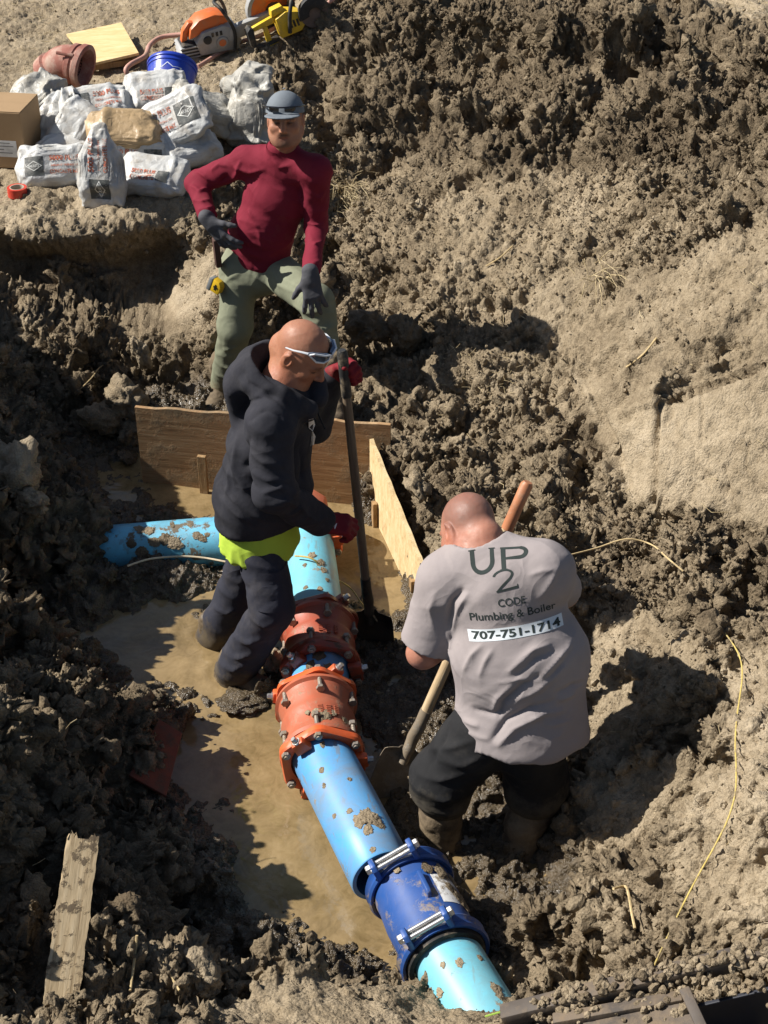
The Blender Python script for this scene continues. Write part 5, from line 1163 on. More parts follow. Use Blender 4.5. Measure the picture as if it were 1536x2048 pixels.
    if cen[0] is not None: decal('cargo_pocket', rect_geo(.12, .14, 10), bv, cen[0], (1, .1, -.05), (.08, 0, 1), M_JN, jn, .006)
    boot('boot', aR - [0, 0, .005], (.75, -.5, 0), M_BOOTW, body, .05, .06); boot('boot', aL - [0, 0, .005], (.8, -.35, 0), M_BOOTW, body, .05, .06)
    # gloves
    M_GR = cloth('red_work_glove', (.17, .014, .02), .75, var=.25, dirt=.3, dlo=.55, dhi=.7); M_GB = cloth('black_palm', (.02, .02, .02), .7)
    F = Field(*bb([wR, wR + [.16, .04, -.06]], .11), .0048); F.cap(wR + (eR-wR)*.12, wR, .045, .038, .02)
    hand(F, wR + (wR-eR)*.04, (.92, .1, -.22), (-.25, .35, -.85), (.0, .9, .4), ((35, 55, 40), (38, 60, 42), (42, 62, 45), (46, 64, 46)), .04, (.8, .35, .35), 1.14)
    g = garment('glove', F, M_GR, body, None, None, 1); bv = bvh_of(g); cc = wR + (wR-eR)*.04
    h = bv.ray_cast(Vector((0, 0, CAMH)), ray(667, 1052).normalized())
    if h[0] is not None: decal('glove_logo', fit_(outline_geo([(-1, -.5), (-.2, .5), (.1, -.1), (1, .5), (.3, -.5), (0, .1)], .5), .034, .022), bv, h[0], (.8, .3, -.3), (.1, .3, .9), plain('white_logo', (.6, .6, .6), .6), g, .0015)
    F = Field(*bb([wL, wL + [.12, -.06, .06]], .12), .0048); F.cap(wL + (eL-wL)*.12, wL, .044, .038, .02)
    hand(F, wL + v3((.005, .0, .01)), (.80, -.15, .42), (.15, -.95, .1), (-.4, -.1, .9), ((52, 72, 50), (55, 76, 52), (58, 78, 54), (60, 80, 54)), .03, (.75, .35, .7), 1.12)
    garment('glove', F, M_GR, body, None, None, 1)
    # clear safety glasses pushed up on the forehead
    M_CL = plain('clear_plastic', (.62, .64, .66), .12, .7, .1, 20); M_LN = plain('mirrored_lens', (.16, .19, .24), .06, .8, .4, 14, metal=.6)
    zf = .080
    for sx in (-1, 1):
        pts = [(sx*.006, .101, zf+.012), (sx*.035, .094, zf+.017), (sx*.064, .066, zf+.013), (sx*.070, .052, zf-.001), (sx*.052, .083, zf-.018), (sx*.026, .100, zf-.020), (sx*.010, .105, zf-.008)]
        m = MB(); n = len(pts); P = [Vector(H.w((p[0]*1.06, p[1]*1.06-.016, p[2]))) for p in pts]; P2 = [Vector(H.w((p[0], p[1]-.024, p[2]))) for p in pts]
        m.add(P+P2, [tuple(range(n)), tuple(range(n, 2*n))[::-1]] + [(i, (i+1) % n, n+(i+1) % n, n+i) for i in range(n)]); m.build('lens', M_LN, body, bevel=.002, smooth=50)
        m = MB(); m.tube(P + [P[0]], .0038, 8); m.tube([Vector(H.w(p)) for p in [(sx*.073, .036, zf), (sx*.084, .015, zf-.006), (sx*.089, -.01, zf-.02), (sx*.089, -.04, zf-.035)]], [.0065, .0055, .0045, .0035], 8, flat=.6); m.build('glasses_frame', M_CL, body, smooth=True)
    return body
def fit_(geo, w, h): return fit(geo[0], w, h), geo[1]
hood_man()
# ============================================================ man in the grey T-shirt, bent over
def grey_man():
    H = Head(WY(937, 1066, 4.17), (-.46, .45, -.70), (0, .35, 1), sc=1.08, roll=.12)
    nb = v3(WY(962, 1108, 4.09)); sL, sR = v3(WY(893, 1163, 4.06)), v3(WY(1088, 1142, 4.0)); eL, wL = v3(WY(846, 1306, 4.02)), v3(WY(925, 1268, 4.19)); eR, wR = v3(WY(1128, 1185, 4.24)), v3(WY(990, 1135, 4.30))
    up1 = v3(WY(1000, 1175, 4.03)); mid = v3(WY(1040, 1310, 3.94)); pe = v3(WY(1044, 1440, 3.86)); hL, hR = v3(WY(945, 1468, 3.84)), v3(WY(1092, 1478, 3.80)); kL, aL = v3(WY(884, 1560, 3.86)), v3(WY(880, 1688, 3.84)); kR, aR = v3(WY(1072, 1570, 3.86)), v3(WY(1036, 1712, 3.80)); sh = sR-sL
    allp = [H.C + .12, H.C - .12, sL, sR, eL, wL, eR, wR, pe, kL, aL, kR, aR]
    F = Field(*bb(allp, .15), .011, [(H.C-.15, H.C+.15, .0045), (np.minimum(eL, wL)-.06, np.maximum(eL, wL)+.06, .006)])
    H.build(F, fat=.006); F.cap(H.w((0, -.03, -.04)), nb, .07, .082, .04); F.ell(H.w((0, -.085, -.035)), (.055, .05, .05), None, .03)
    F.chain([nb, up1, mid, pe], [.08, .11, .11, .085], .04, wide=(sh, 1.25)); F.cap(sL, sR, .05, k=.05)
    F.chain([sL, eL, wL], [.06, .054, .036], .02); F.cap(eL, eL + (wL-eL)*.4, .05, .054, .02); hand(F, wL, wL-eL, (.3, .6, .4), (0, 0, 1), (50, 60, 40), .02, s=1.1); F.chain([sR, eR, wR], [.06, .052, .036], .02); hand(F, wR, wR-eR, (-.3, .6, -.4), (0, 0, 1), (50, 60, 40), .02, s=1.1)
    for h_, k_, a_ in ((hL + [.05, .04, -.04], kL, aL), (hR + [-.05, .04, -.04], kR, aR)): F.chain([h_, k_, a_], [.065, .058, .05], .02)
    V, Q = F.surf(); V = V + vnormals(V, Q)*(.0014*fbm(V, 24, 3, 7))[:, None]; body = mesh_np('person', V, Q, M_SKIN); attr(body.data, 'tint', H.tint((.40, .185, .125), scalp=(.72, (.15, .09, .072)))(V, None), 'FLOAT_COLOR')
    tag(body, 'stocky man in a grey printed T-shirt and black shorts bending over a shovel', 'person')
    # T-shirt
    F = Field(*bb([nb + [0, 0, .05], sL, sR, eL, eR, pe - [0, .05, .13]], .24), .0068)
    F.chain([nb - [0, 0, .05], up1, mid, pe - [0, .0, .06]], [.09, .138, .160, .184], .07, wide=(sh, 1.32)); F.cap(sL, sR, .075, k=.06); F.cap(nb, sL, .075, .088, .07); F.cap(nb, sR, .075, .088, .07)
    F.ell(mid + [.0, -.02, .0], (.20, .14, .16), None, .07)
    F.cut(pe - [0, 0, .088], (.05, -.32, -1), lambda P: .012*np.sin(P[..., 0]*19+1) + .006*np.sin(P[..., 0]*41))
    dl = eL-sL; F.cap(sL, sL + dl*.86, .088, .094, .04, flat=True); F.cap(sR, sR + (eR-sR)*.85, .080, .074, .05, flat=True)
    F.cap(nb + [-.02, .06, .14], nb + [-.008, .015, .022], .105, .084, .010, op='-')
    rid = [([(986, 1478), (1012, 1440), (1060, 1416), (1110, 1400)], .010, -.015), ([(998, 1490), (1030, 1455), (1080, 1428)], .012, .012), ([(998, 1432), (1005, 1405), (1045, 1372), (1080, 1350)], .009, -.014), ([(988, 1420), (996, 1395), (1030, 1365)], .010, .010), ([(950, 1420), (985, 1428), (1005, 1422)], .008, -.010), ([(1020, 1342), (1065, 1300), (1100, 1288)], .010, .011), ([(1032, 1352), (1072, 1316), (1110, 1300)], .010, -.010), ([(1085, 1352), (1120, 1312), (1142, 1286)], .010, .011), ([(1098, 1358), (1128, 1322)], .009, -.010),
           ([(1120, 1398), (1150, 1384), (1172, 1378)], .009, .011), ([(1115, 1385), (1145, 1370), (1168, 1362)], .008, -.010), ([(930, 1340), (945, 1310), (965, 1290)], .010, .010), ([(960, 1350), (972, 1320), (985, 1300)], .010, .009), ([(925, 1180), (905, 1205), (898, 1250)], .010, -.016), ([(935, 1190), (918, 1215), (905, 1265)], .010, .010), ([(870, 1190), (860, 1220), (866, 1260)], .012, .006), ([(896, 1265), (905, 1300), (920, 1350)], .009, .012), ([(905, 1420), (930, 1440), (960, 1452)], .010, .012), ([(900, 1435), (930, 1462), (980, 1478)], .009, .009),
           ([(1060, 1440), (1090, 1425), (1130, 1420)], .010, .009), ([(1000, 1365), (1040, 1358), (1080, 1362)], .007, .006), ([(1080, 1195), (1105, 1160), (1118, 1130)], .010, .008), ([(1060, 1150), (1085, 1142), (1110, 1140)], .009, .006), ([(1040, 1400), (1075, 1380), (1120, 1340)], .010, .008), ([(1100, 1450), (1140, 1440), (1180, 1445)], .010, .007), ([(1160, 1300), (1175, 1360), (1180, 1420)], .012, .007)]
    rid = [(p, w*.85, h*1.15) for p, w, h in rid]
    M_TS = cloth('grey_mauve_cotton', (.285, .25, .245), .92, var=.07, dirt=.16, dlo=.55, dhi=.8, dirtc=(.33, .28, .24))
    ts = garment('t_shirt', F, M_TS, body, lambda V, Nn: .0035*fold(V, (-.5, .2, .9), 11, 4, 13) + .003*fbm(V, 7, 3, 4), rid)
    M_PRT = plain('faded_black_print', (.035, .045, .042), .85, .15, .25, 14); M_WP = plain('white_panel', (.62, .66, .68), .8, .2, .06, 12)
    bv = bvh_of(ts)
    def hit(u, v):
        h = bv.ray_cast(Vector((0, 0, CAMH)), ray(u, v).normalized()); return h[0] if h[0] is not None else WY(u, v, 3.9)
    def at(u0, v0, u1, v1, txt, hh, bold=0., mat=M_PRT, geo=None, off=.0014, name='print', wmul=1.):
        a, b = hit(u0, v0), hit(u1, v1); X = (b-a); O = (a+b)/2; c = hit((u0+u1)/2, (v0+v1)/2); Wd = X.length*wmul
        t_ = hit((u0+u1)/2+4, (v0+v1)/2-34); Y = t_-c; g = geo(Wd) if geo else None
        if g is None: Vt, Ft = text_geo(txt, bold); g = (fit(Vt, Wd, hh), Ft)
        return decal(name, g, bv, c, X, Y, mat, ts, off)
    def poly_geo(polys):
        V = []; F_ = []
        for st in polys:
            st = [p for i, p in enumerate(st) if i == 0 or math.hypot(p[0]-st[i-1][0], p[1]-st[i-1][1]) > 1e-4]
            st = [tuple(a+(b-a)*k/max(1, int(math.hypot(q[0]-p[0], q[1]-p[1])/.1)) for a, b in zip(p, q)) for p, q in zip(st[:-1], st[1:]) for k in range(max(1, int(math.hypot(q[0]-p[0], q[1]-p[1])/.1)))] + [st[-1]]
            for i in range(len(st)-1):
                (x0, y0, w0), (x1, y1, w1) = st[i], st[i+1]; L = math.hypot(x1-x0, y1-y0) or 1; nx, ny = -(y1-y0)/L, (x1-x0)/L; o = len(V)
                if i: V += [V[-2], V[-1]]
                else: V += [(x0+nx*w0, y0+ny*w0), (x0-nx*w0, y0-ny*w0)]
                if i < len(st)-2:
                    x2, y2, _ = st[i+2]; L2 = math.hypot(x2-x1, y2-y1) or 1; nx, ny = (nx - (y2-y1)/L2)/2, (ny + (x2-x1)/L2)/2; q = math.hypot(nx, ny); nx, ny = nx/q, ny/q
                V += [(x1+nx*w1, y1+ny*w1), (x1-nx*w1, y1-ny*w1)]; F_.append([o, o+1, o+3, o+2])
        return np.array(V), F_
    arc = lambda cx, cy, rx, ry, a0, a1, w, n=12: [(cx+rx*math.cos(math.radians(a0+(a1-a0)*i/n)), cy+ry*math.sin(math.radians(a0+(a1-a0)*i/n)), w) for i in range(n+1)]
    # wide engraved capitals U P: thick stems, thin serifs
    UP = [[(-1.0, .5, .085), (-1.0, -.05, .085)] + arc(-.62, -.05, .38, .42, 180, 360, .08) + [(-.24, .5, .07)], [(-1.14, .5, .022), (-.86, .5, .022)], [(-.36, .5, .022), (-.12, .5, .022)], [(.18, .5, .085), (.18, -.5, .085)], [(.04, -.5, .022), (.32, -.5, .022)], [(.08, .46, .045), (.78, .46, .055)] + arc(.78, .22, .26, .24, 90, -90, .08) + [(.22, -.02, .045)]]
    gU = poly_geo(UP); two = poly_geo([arc(0, .25, .38, .27, 168, -20, .05, 16) + [(.26, .02, .05), (-.05, -.22, .055), (-.40, -.50, .03)], [(-.42, -.50, .045), (.45, -.50, .06)], [(.45, -.56, .02), (.47, -.36, .02)]])
    at(938, 1125, 1056, 1110, '', 0, geo=lambda w: (fit(gU[0], w, .085), gU[1])); at(986, 1166, 1030, 1154, '', 0, geo=lambda w: (fit(two[0], w, .070), two[1]))
    at(996, 1207, 1051, 1199, 'CODE', .026, .010); at(941, 1243, 1112, 1218, 'Plumbing & Boiler', .036, .010)
    at(938, 1280, 1126, 1248, '', 0, mat=M_WP, geo=lambda w: rect_geo(w, .040, 22), name='print_panel'); at(945, 1278, 1121, 1250, '707-751-1714', .028, .028, off=.0024)
    # shorts
    F = Field(*bb([pe + [0, 0, .05], hL, hR, kL, kR], .2), .009); F.cap(pe + [0, .02, -.02], pe - [0, -.03, .07], .125, .135, .05, wide=(sh, 1.2)); F.chain([hL + [.035, .02, -.01], kL, kL + (aL-kL)*.20], [.122, .108, .100], .04); F.chain([hR + [-.04, .03, -.02], kR, kR + (aR-kR)*.12], [.118, .106, .098], .04)
    rid = [([(860, 1500), (905, 1495), (950, 1480)], .009, .012), ([(840, 1550), (885, 1560), (940, 1545)], .010, .014), ([(842, 1580), (890, 1598), (950, 1580)], .010, .014), ([(850, 1610), (890, 1625), (930, 1612)], .009, .012), ([(905, 1440), (890, 1480), (860, 1530)], .010, -.010), ([(950, 1560), (1000, 1560), (1040, 1545)], .012, .010), ([(880, 1520), (930, 1530), (960, 1515)], .010, .009)]
    M_SHT = cloth('black_work_shorts', (.017, .017, .018), .85, (.16, .42, (.07, .06, .045)), var=.3, dirt=.25, dlo=.55, dhi=.75, dirtc=(.09, .08, .065)); garment('shorts', F, M_SHT, body, lambda V, Nn: .007*fold(V, (.2, .1, 1), 13, 5, 61) + .003*fbm(V, 12, 3, 9), rid)
    for a_, k_, d_ in ((aL, kL, (-.25, 1, 0)), (aR, kR, (.1, 1, 0))):
        F = Field(*bb([k_, a_ - [0, 0, .06]], .12), .0085); F.chain([k_ - [0, 0, .02], (k_+a_)/2, a_ - [0, 0, .06]], [.080, .074, .072], .02); F.cap(a_ - [0, 0, .045], a_ - [0, 0, .045] + v3(d_)*.12, .055, .045, .04)
        garment('rubber_boot', F, M_BOOT, body, lambda V, Nn: .006*fold(V, (0, 0, 1), 18, 8, 5) + .004*fbm(V, 30, 3, 8))
    return body
grey_man()
# ------------------------------------------------------------ shovels
M_ASH = wood('shovel_handle_wood', [(.20, .13, .07), (.42, .31, .18), (.58, .46, .30)], 6, (9, 9, .5), .65, .5, .55, .7, (.2, .16, .11), 9)
M_DARKW = wood('dark_handle_wood', [(.07, .05, .035), (.15, .11, .075), (.24, .18, .12)], 6, (9, 9, .5), .6, .5, .5, .7, (.16, .12, .08), 9)
M_GRIP = plain('black_grip', (.025, .025, .025), .6, .4, .3, 10, dirt=.7, dscale=14, dlo=.5, dhi=.62)
M_GRIPR = plain('orange_brown_grip', (.42, .17, .08), .5, .4, .2, 10, dirt=.4, dscale=14)
M_BLADE = plain('muddy_blade', (.22, .20, .17), .55, .4, .3, 10, metal=.4, dirt=.95, dscale=9, dirtc=(.24, .19, .13), dlo=.38, dhi=.5)
M_BLADED = plain('wet_dark_blade', (.03, .03, .03), .35, .5, .3, 10, metal=.4, dirt=.9, dscale=9, dirtc=WET_MUD, dlo=.4, dhi=.5)
def shovel(a, b, facing, label, gmat, hmat, bmat, grip=.16, bw=.22, bl=.29, r=.0185, neck=.22, bend=.05):
    """a = top of handle, b = tip of blade"""
    a, b = Vector(a), Vector(b); d = (b-a).normalized(); L = (b-a).length; e = empty('shovel', b, label, 'shovel'); f = Vector(facing); f = (f - d*f.dot(d)).normalized(); s = d.cross(f)
    hl = L-bl-neck*.4
    m = MB(); m.tube([a, a + d*.012, a + d*grip*.5, a + d*grip], [r*.8, r*1.15, r*1.12, r*1.1], 14); m.build('grip', gmat, e, smooth=40)
    m = MB(); m.tube([(0, 0, 0), (0, 0, hl*.5), (0, 0, hl)], [r*.95, r, r*1.05], 14); o = m.build('handle', hmat, None, smooth=40)
    X = Matrix((s[:], d.cross(s)[:], d[:])).transposed().to_4x4(); X.translation = a + d*(grip*.9); hl2 = hl - grip*.9
    o.data.transform(Matrix.Diagonal((1, 1, hl2/hl, 1))); o.parent = e; o.matrix_parent_inverse = Matrix.Translation(b).inverted(); o.matrix_basis = X
    q = a + d*(hl-.02); m = MB(); m.tube(smooth_path([q - d*neck*.35, q, q + d*neck*.25 - f*.012, q + d*neck*.5 - f*.004, q + d*neck*.75], 4), [r*1.18]*4 + [r*1.25]*5 + [r*1.15]*4 + [r*.9]*4, 14); m.build('socket', bmat, e, smooth=50)
    m = MB(); V = []; F = []; nu, nv = 14, 16; t0 = a + d*(L-bl)
    for side in (0, 1):
        for i in range(nv+1):
            v = i/nv; w = bw/2*(1 if v < .5 else math.sqrt(max(0, 1-((v-.5)/.52)**2.2)))*(.9+.1*min(1, v*6))
            for j in range(nu+1):
                u = j/nu*2-1; V.append(t0 + d*v*bl + s*u*w - f*(.028*(1-u*u)*(1-.5*v)) + f*(.03*v*v) - f*side*.004 + (f*.018 if i == 0 and abs(u) > .3 else Vector()))
    k = (nu+1)*(nv+1)
    for i in range(nv):
        for j in range(nu):
            o_ = i*(nu+1)+j; F += [(o_, o_+1, o_+nu+2, o_+nu+1), (k+o_, k+o_+nu+1, k+o_+nu+2, k+o_+1)]
        for j in (0, nu): o_ = i*(nu+1)+j; F.append((o_, o_+nu+1, k+o_+nu+1, k+o_))
    for j in range(nu):
        for i in (0, nv): o_ = i*(nu+1)+j; F.append((o_, k+o_, k+o_+1, o_+1))
    m.add(V, F).build('blade', bmat, e, smooth=50); return e
shovel(WY(684, 700, 5.0), W(748, 1325, -.10), (-.2, -1, 0), 'dark long-handled shovel standing upright, gripped at the top by a red glove', M_GRIP, M_DARKW, M_BLADED, .2, .2, .27)
shovel(WY(1056, 964, 4.36), W(766, 1616, -.05), (.25, -.7, .6), 'pale wooden shovel with orange-brown grip held by the bent man', M_GRIPR, M_ASH, M_BLADE, .19, .19, .27, .020)
# ------------------------------------------------------------ supplies on the grade: bags, box, bucket, tools
def bagmat(name, c, dirt=.5, dirtc=(.34, .28, .2), crease=1.):
    m = N(name, .42, .4); f = m.noise(7, 5, .6); col = m.ramp(f, [(.3, tuple(x*.86 for x in c)), (.7, c)])
    k = m.ramp(m.noise(9, 8, .7), [(.46, 0.), (.7, dirt)]); col = m.mix(k, col, dirtc); m.col(col)
    wr = m.n('ShaderNodeTexVoronoi'); wr.feature = 'DISTANCE_TO_EDGE'; wr.inputs['Scale'].default_value = 17; m.set(wr.inputs['Vector'], m.mix(.06, m.co, m.noise(9, 4)))
    b = m.bump(wr.outputs['Distance'], .55*crease, .012); m.bump(m.noise(38, 5, .65), .5*crease, .006, b); return m.m
M_BAG = bagmat('white_paper_bag', (.54, .54, .52), .7); M_BAGK = bagmat('kraft_paper_bag', (.40, .28, .15), .4, (.3, .22, .13)); M_BAGD = bagmat('dusty_bag', (.40, .385, .34), .8, (.27, .235, .175), 1.3)
M_DK = plain('dark_print', (.075, .08, .076), .6, .3, .2, 20, dirt=.5, dscale=16, dirtc=(.3, .28, .25), dlo=.5, dhi=.6); M_RP = plain('red_print', (.46, .12, .06), .6, .3, .15, 20, dirt=.85, dscale=26, dirtc=(.5, .47, .42), dlo=.48, dhi=.56); M_WPR = plain('white_print_ink', (.60, .60, .56), .6); M_GP = plain('grey_print', (.22, .22, .21), .6)
_bm = bmesh.new(); bmesh.ops.create_icosphere(_bm, subdivisions=5, radius=1.0); ICO = np.array([v.co for v in _bm.verts]); ICOF = np.array([[v.index for v in f.verts] for f in _bm.faces]); _bm.free()
def rotm(X, Y):
    X = Vector(X).normalized(); Y = Vector(Y); Y = (Y - X*Y.dot(X)).normalized(); Z = X.cross(Y); return np.array([X[:], Y[:], Z[:]])
def bag(u, v, z, X, Y, size, mat, label, prints='', squeeze=0., sag=.15, seed=0, wr=1., name='cement_bag'):
    """size = (length, width, thickness); X along the length, Y across; Z = printed face"""
    L, Wd, Hh = size; D = ICO; e1, e2 = .42, .75
    sg = lambda a, p: np.sign(a)*np.abs(a)**p
    az = np.sqrt(np.maximum(D[:, 0]**2+D[:, 1]**2, 1e-9)); cx, cy = D[:, 0]/az, D[:, 1]/az
    P = np.stack([sg(cx, e1)*az**.45*L/2, sg(cy, e1)*az**.45*Wd/2, sg(D[:, 2], e2)*Hh/2], 1)
    cs = np.clip(np.abs(P[:, 0])/(L/2), 0, 1); P[:, 2] *= 1-.62*cs**5; P[:, 1] *= 1+.05*cs**6
    sd = np.float32(seed*7.3)
    P[:, 2] += Hh*.10*fbm((P+sd), 7, 2, seed) - sag*Hh*np.exp(-(P[:, 0]/(L*.22))**2)*(P[:, 2] > 0)*.5
    if squeeze:
        t = np.clip((P[:, 0]/(L/2)-.15)/.85, 0, 1); P[:, 1] *= 1-squeeze*np.sin(t*math.pi*.62)**1.3; P[:, 2] *= 1-squeeze*.9*np.sin(t*math.pi*.62)
    Q = (P+sd).astype(np.float32); Nn = nrm(P/np.array([L*L, Wd*Wd, Hh*Hh]))
    st = np.array([1, 1, 1.])
    h = wr*(.013*(1-2*np.abs(vnoise(Q*np.array([1.6, .7, 1.], np.float32), 11, seed))) + .006*(1-2*np.abs(vnoise(Q*np.array([.7, 1.7, 1], np.float32), 20, seed+3))) + .003*fbm(Q, 40, 2, seed))
    h *= (.5+.9*cs) ; P = P + Nn*h[:, None]
    R_ = rotm(X, Y); C = v3(W(u, v, z)); o = mesh_np(name, P @ R_ + C, ICOF, mat); tag(o, label, 'bag', 'bags of cement mix')
    if prints:
        bv = bvh_of(o); Xv, Yv, Zv = R_; O = C + Zv*Hh/2
        def dc(nm, g, m, ax, ay, off=.002): decal(nm, g, bv, O, Xv, Yv, m, o, off, (ax*L, ay*Wd))
        if 'd' in prints:
            s = Wd*.46; dx = -.24 if 'm' not in prints else .24; dc('print_panel', rect_geo(s, s, 10), M_DK, dx, -.02); k = s*.44
            dc('emblem', outline_geo([(-k, 0), (0, k*.62), (k, 0), (0, -k*.62)], .16), M_WPR, dx, -.02, .0035); dc('print', (fit(text_geo('SAKRETE', .02)[0], s*.6, s*.15), text_geo('SAKRETE', .02)[1]), M_WPR, dx, -.02, .0035)
            tx = .17 if 'm' not in prints else -.17
            for i, (t, hh, w) in enumerate([('5000 PLUS', .13, .40), ('HIGH STRENGTH', .05, .36), ('CONCRETE MIX', .10, .40)]):
                g = text_geo(t, .03); dc('print', (fit(g[0], L*w, Wd*hh), g[1]), M_RP, tx, (.16, -.02, -.17)[i], .003)
        if '5' in prints: g = text_geo('50', .02); dc('print', (fit(g[0], L*.12, Wd*.16), g[1]), M_GP, .40 if 'm' not in prints else -.40, .3, .003)
        if 's' in prints:
            dc('print_panel', rect_geo(L*.16, Wd*.3, 6), M_DK, .22, -.2)
            for i, t in enumerate(['5000 PLUS', 'CONCRETE']): g = text_geo(t, .03); dc('print', (fit(g[0], L*.36, Wd*.12), g[1]), M_RP, -.07, -.12-.16*i, .003)
    return o
S3 = (.42, .28, .12)
# lower layer
bag(108, 334, .80, (1, .08, .02), (0, .55, .85), (.43, .24, .15), M_BAG, 'white cement bag lying in front at far left, dark square print towards the camera', 'd', seed=1)
bag(305, 352, .81, (.98, -.22, -.02), (.1, .85, .5), (.40, .24, .14), M_BAG, 'white bag lying in shade at the right front of the pile', 's', seed=2, sag=.05)
bag(276, 318, .82, (1, .05, 0), (0, .45, .9), (.40, .22, .14), M_BAG, 'bag under the tan paper bag, its dark square facing the camera', 'dm', seed=3)
bag(140, 300, .82, (.9, .5, 0), (-.4, .8, .4), (.36, .26, .14), M_BAG, 'white bag half hidden behind the upright open bag', '', seed=4)
bag(368, 290, .86, (.8, .55, .1), (-.5, .7, .5), (.36, .28, .14), M_BAG, 'crumpled white bag leaning against the hip of the pile on the right', '', seed=5, wr=1.6)
bag(118, 248, .88, (.25, .35, .9), (.95, -.2, -.1), (.34, .25, .15), M_BAG, 'slumped white bag with torn open top at the left of the pile', '', .35, seed=6, wr=1.7)
bag(146, 262, .90, (.55, .3, .75), (.8, -.35, -.35), (.36, .24, .14), M_BAG, 'white bag leaning between the slumped bag and the tan bag', '', seed=7, wr=1.2)
bag(276, 222, .92, (.75, .62, .1), (-.55, .75, .3), (.40, .28, .13), M_BAG, 'white bag under the topmost one at the rear, dark square on its end', 'd', seed=8)
bag(412, 222, .93, (.70, .5, -.45), (-.5, .8, .2), (.44, .32, .17), M_BAGD, 'dusty grey full bag behind the tilted printed bag', '', seed=9, wr=1.5)
bag(500, 225, .93, (.1, .25, .95), (.95, -.3, .0), (.40, .26, .16), M_BAGD, 'tall crumpled grey bag standing behind the cap of the red shirt man', '', .25, seed=10, wr=2.2)
bag(492, 160, 1.0, (.7, .5, .5), (-.5, .8, .1), (.26, .2, .16), M_BAGD, 'dusty crumpled bag on top of the tall grey bag', '', seed=11, wr=2.0)
bag(62, 205, .84, (.6, .6, .45), (-.6, .7, .2), (.42, .32, .14), M_BAGD, 'empty crumpled paper bag behind the cardboard box', '', .3, seed=12, wr=2.6)
# upper layer
bag(192, 212, 1.0, (.93, .3, .0), (-.25, .8, .55), (.40, .26, .13), M_BAG, 'white bag with a peaked fold and two printed panels, left of the rear stack', 'd', seed=13, wr=1.3)
bag(252, 262, .96, (1, .02, -.02), (0, .8, .6), (.43, .26, .15), M_BAGK, 'tan kraft paper bag lying across the middle of the pile', '5', seed=14, wr=1.3)
bag(312, 186, 1.03, (.98, .15, 0), (-.1, .75, .65), (.38, .26, .14), M_BAG, 'topmost plump white bag of the pile in front of the blue bucket', 's', seed=15)
bag(350, 240, 1.0, (.85, -.02, .42), (-.35, .62, .70), (.42, .30, .12), M_BAG, 'tilted white bag with large red print facing the camera beside the tan bag', 'dm5', seed=16)
bag(202, 335, .92, (.02, .18, .98), (-.98, .1, .0), (.46, .25, .14), M_BAG, 'open white bag standing upright in front of the tan bag', 'd', .62, seed=17, wr=1.4)
# cardboard box
M_CARD = plain('cardboard', (.33, .22, .12), .85, .2, .1, 6, bump=.15, bscale=60); e = empty('cardboard_box', W(15, 335, .74), 'brown cardboard box with a white shipping label at the left edge', 'box')
bx, by = Vector((.97, -.14, 0)), Vector((.14, .97, 0)); bc = W(54, 338, .74) - bx*.22 + by*.16 + Vector((0, 0, .17))
MB().box(bc, (bx, by, (0, 0, 1)), (.44, .32, .34)).build('carton', M_CARD, e, bevel=.004)
for k, s in ((0, -1), (1, 1)): MB().box(bc + by*s*.08 + Vector((0, 0, .173)), (bx, by, (0, 0, 1)), (.438, .158, .004)).build('flap', M_CARD, e)
lb = bc - by*.1625 + bx*.10 - Vector((0, 0, .05)); MB().box(lb, (bx, by, (0, 0, 1)), (.15, .002, .10)).build('shipping_label', plain('label_paper', (.66, .66, .64), .6), e)
for i, w in enumerate((.10, .12, .06, .11)): MB().box(lb - by*.0015 + Vector((0, 0, .035-i*.02)) - bx*(.065-w/2), (bx, by, (0, 0, 1)), (w, .001, .006)).build('label_line', M_GP, e)
# tape roll
tp = W(36, 391, .742); e = empty('tape_roll', tp, 'roll of red tape lying on the bare ground at left', 'tape'); MB().lathe(tp, (0, 0, 1), [(0, .04), (0, .056), (.05, .056), (.05, .04)], 40, closed=True).build('tape', plain('red_tape', (.52, .05, .03), .35, .4, .1), e, smooth=40); MB().lathe(tp, (0, 0, 1), [(0.001, .036), (0.001, .0405), (.051, .0405), (.051, .036)], 40, closed=True).build('core', plain('card_core', (.42, .36, .28), .8), e, smooth=40)
# bucket on its side towards the camera
bax = Vector((.06, .78, .62)).normalized(); bo = W(345, 132, 1.06) - bax*.34; e = empty('bucket', bo, 'blue plastic bucket with a white logo behind the bags', 'bucket'); M_BK = plain('blue_plastic', (.018, .05, .38), .35, .4, .1, 6, dirt=.2, dscale=12)
MB().lathe(bo, bax, [(0, .0001), (0, .13), (.295, .150), (.298, .156), (.308, .156), (.311, .151), (.322, .152), (.325, .159), (.335, .160), (.345, .156), (.345, .149), (.30, .145), (.02, .126), (.02, .0001)], 56).build('pail', M_BK, e, smooth=40); bkt = e.children[0]
MB().lathe(bo, bax, [(.335, .0001), (.341, .148)], 48).build('lid', M_BK, e, smooth=True)
bv = bvh_of(bkt); bx_, by_, bz_ = Vector((1, .0, 0)), bax, Vector((0, -1, 0)); lo = bo + bax*.20
M_LOGO = plain('white_logo_ink', (.58, .62, .70), .5)
decal('logo_outline', outline_geo([(-.085, -.06), (.085, -.06), (.085, .045), (.035, .045), (0.0, .075), (-.035, .045), (-.085, .045)], .12), bv, lo, bx_, by_, M_LOGO, bkt, .002)
g = text_geo("LOWE'S", .03); decal('logo_text', (fit(g[0], .145, .055), g[1]), bv, lo + bax*-.008, bx_, by_, M_LOGO, bkt, .0025)
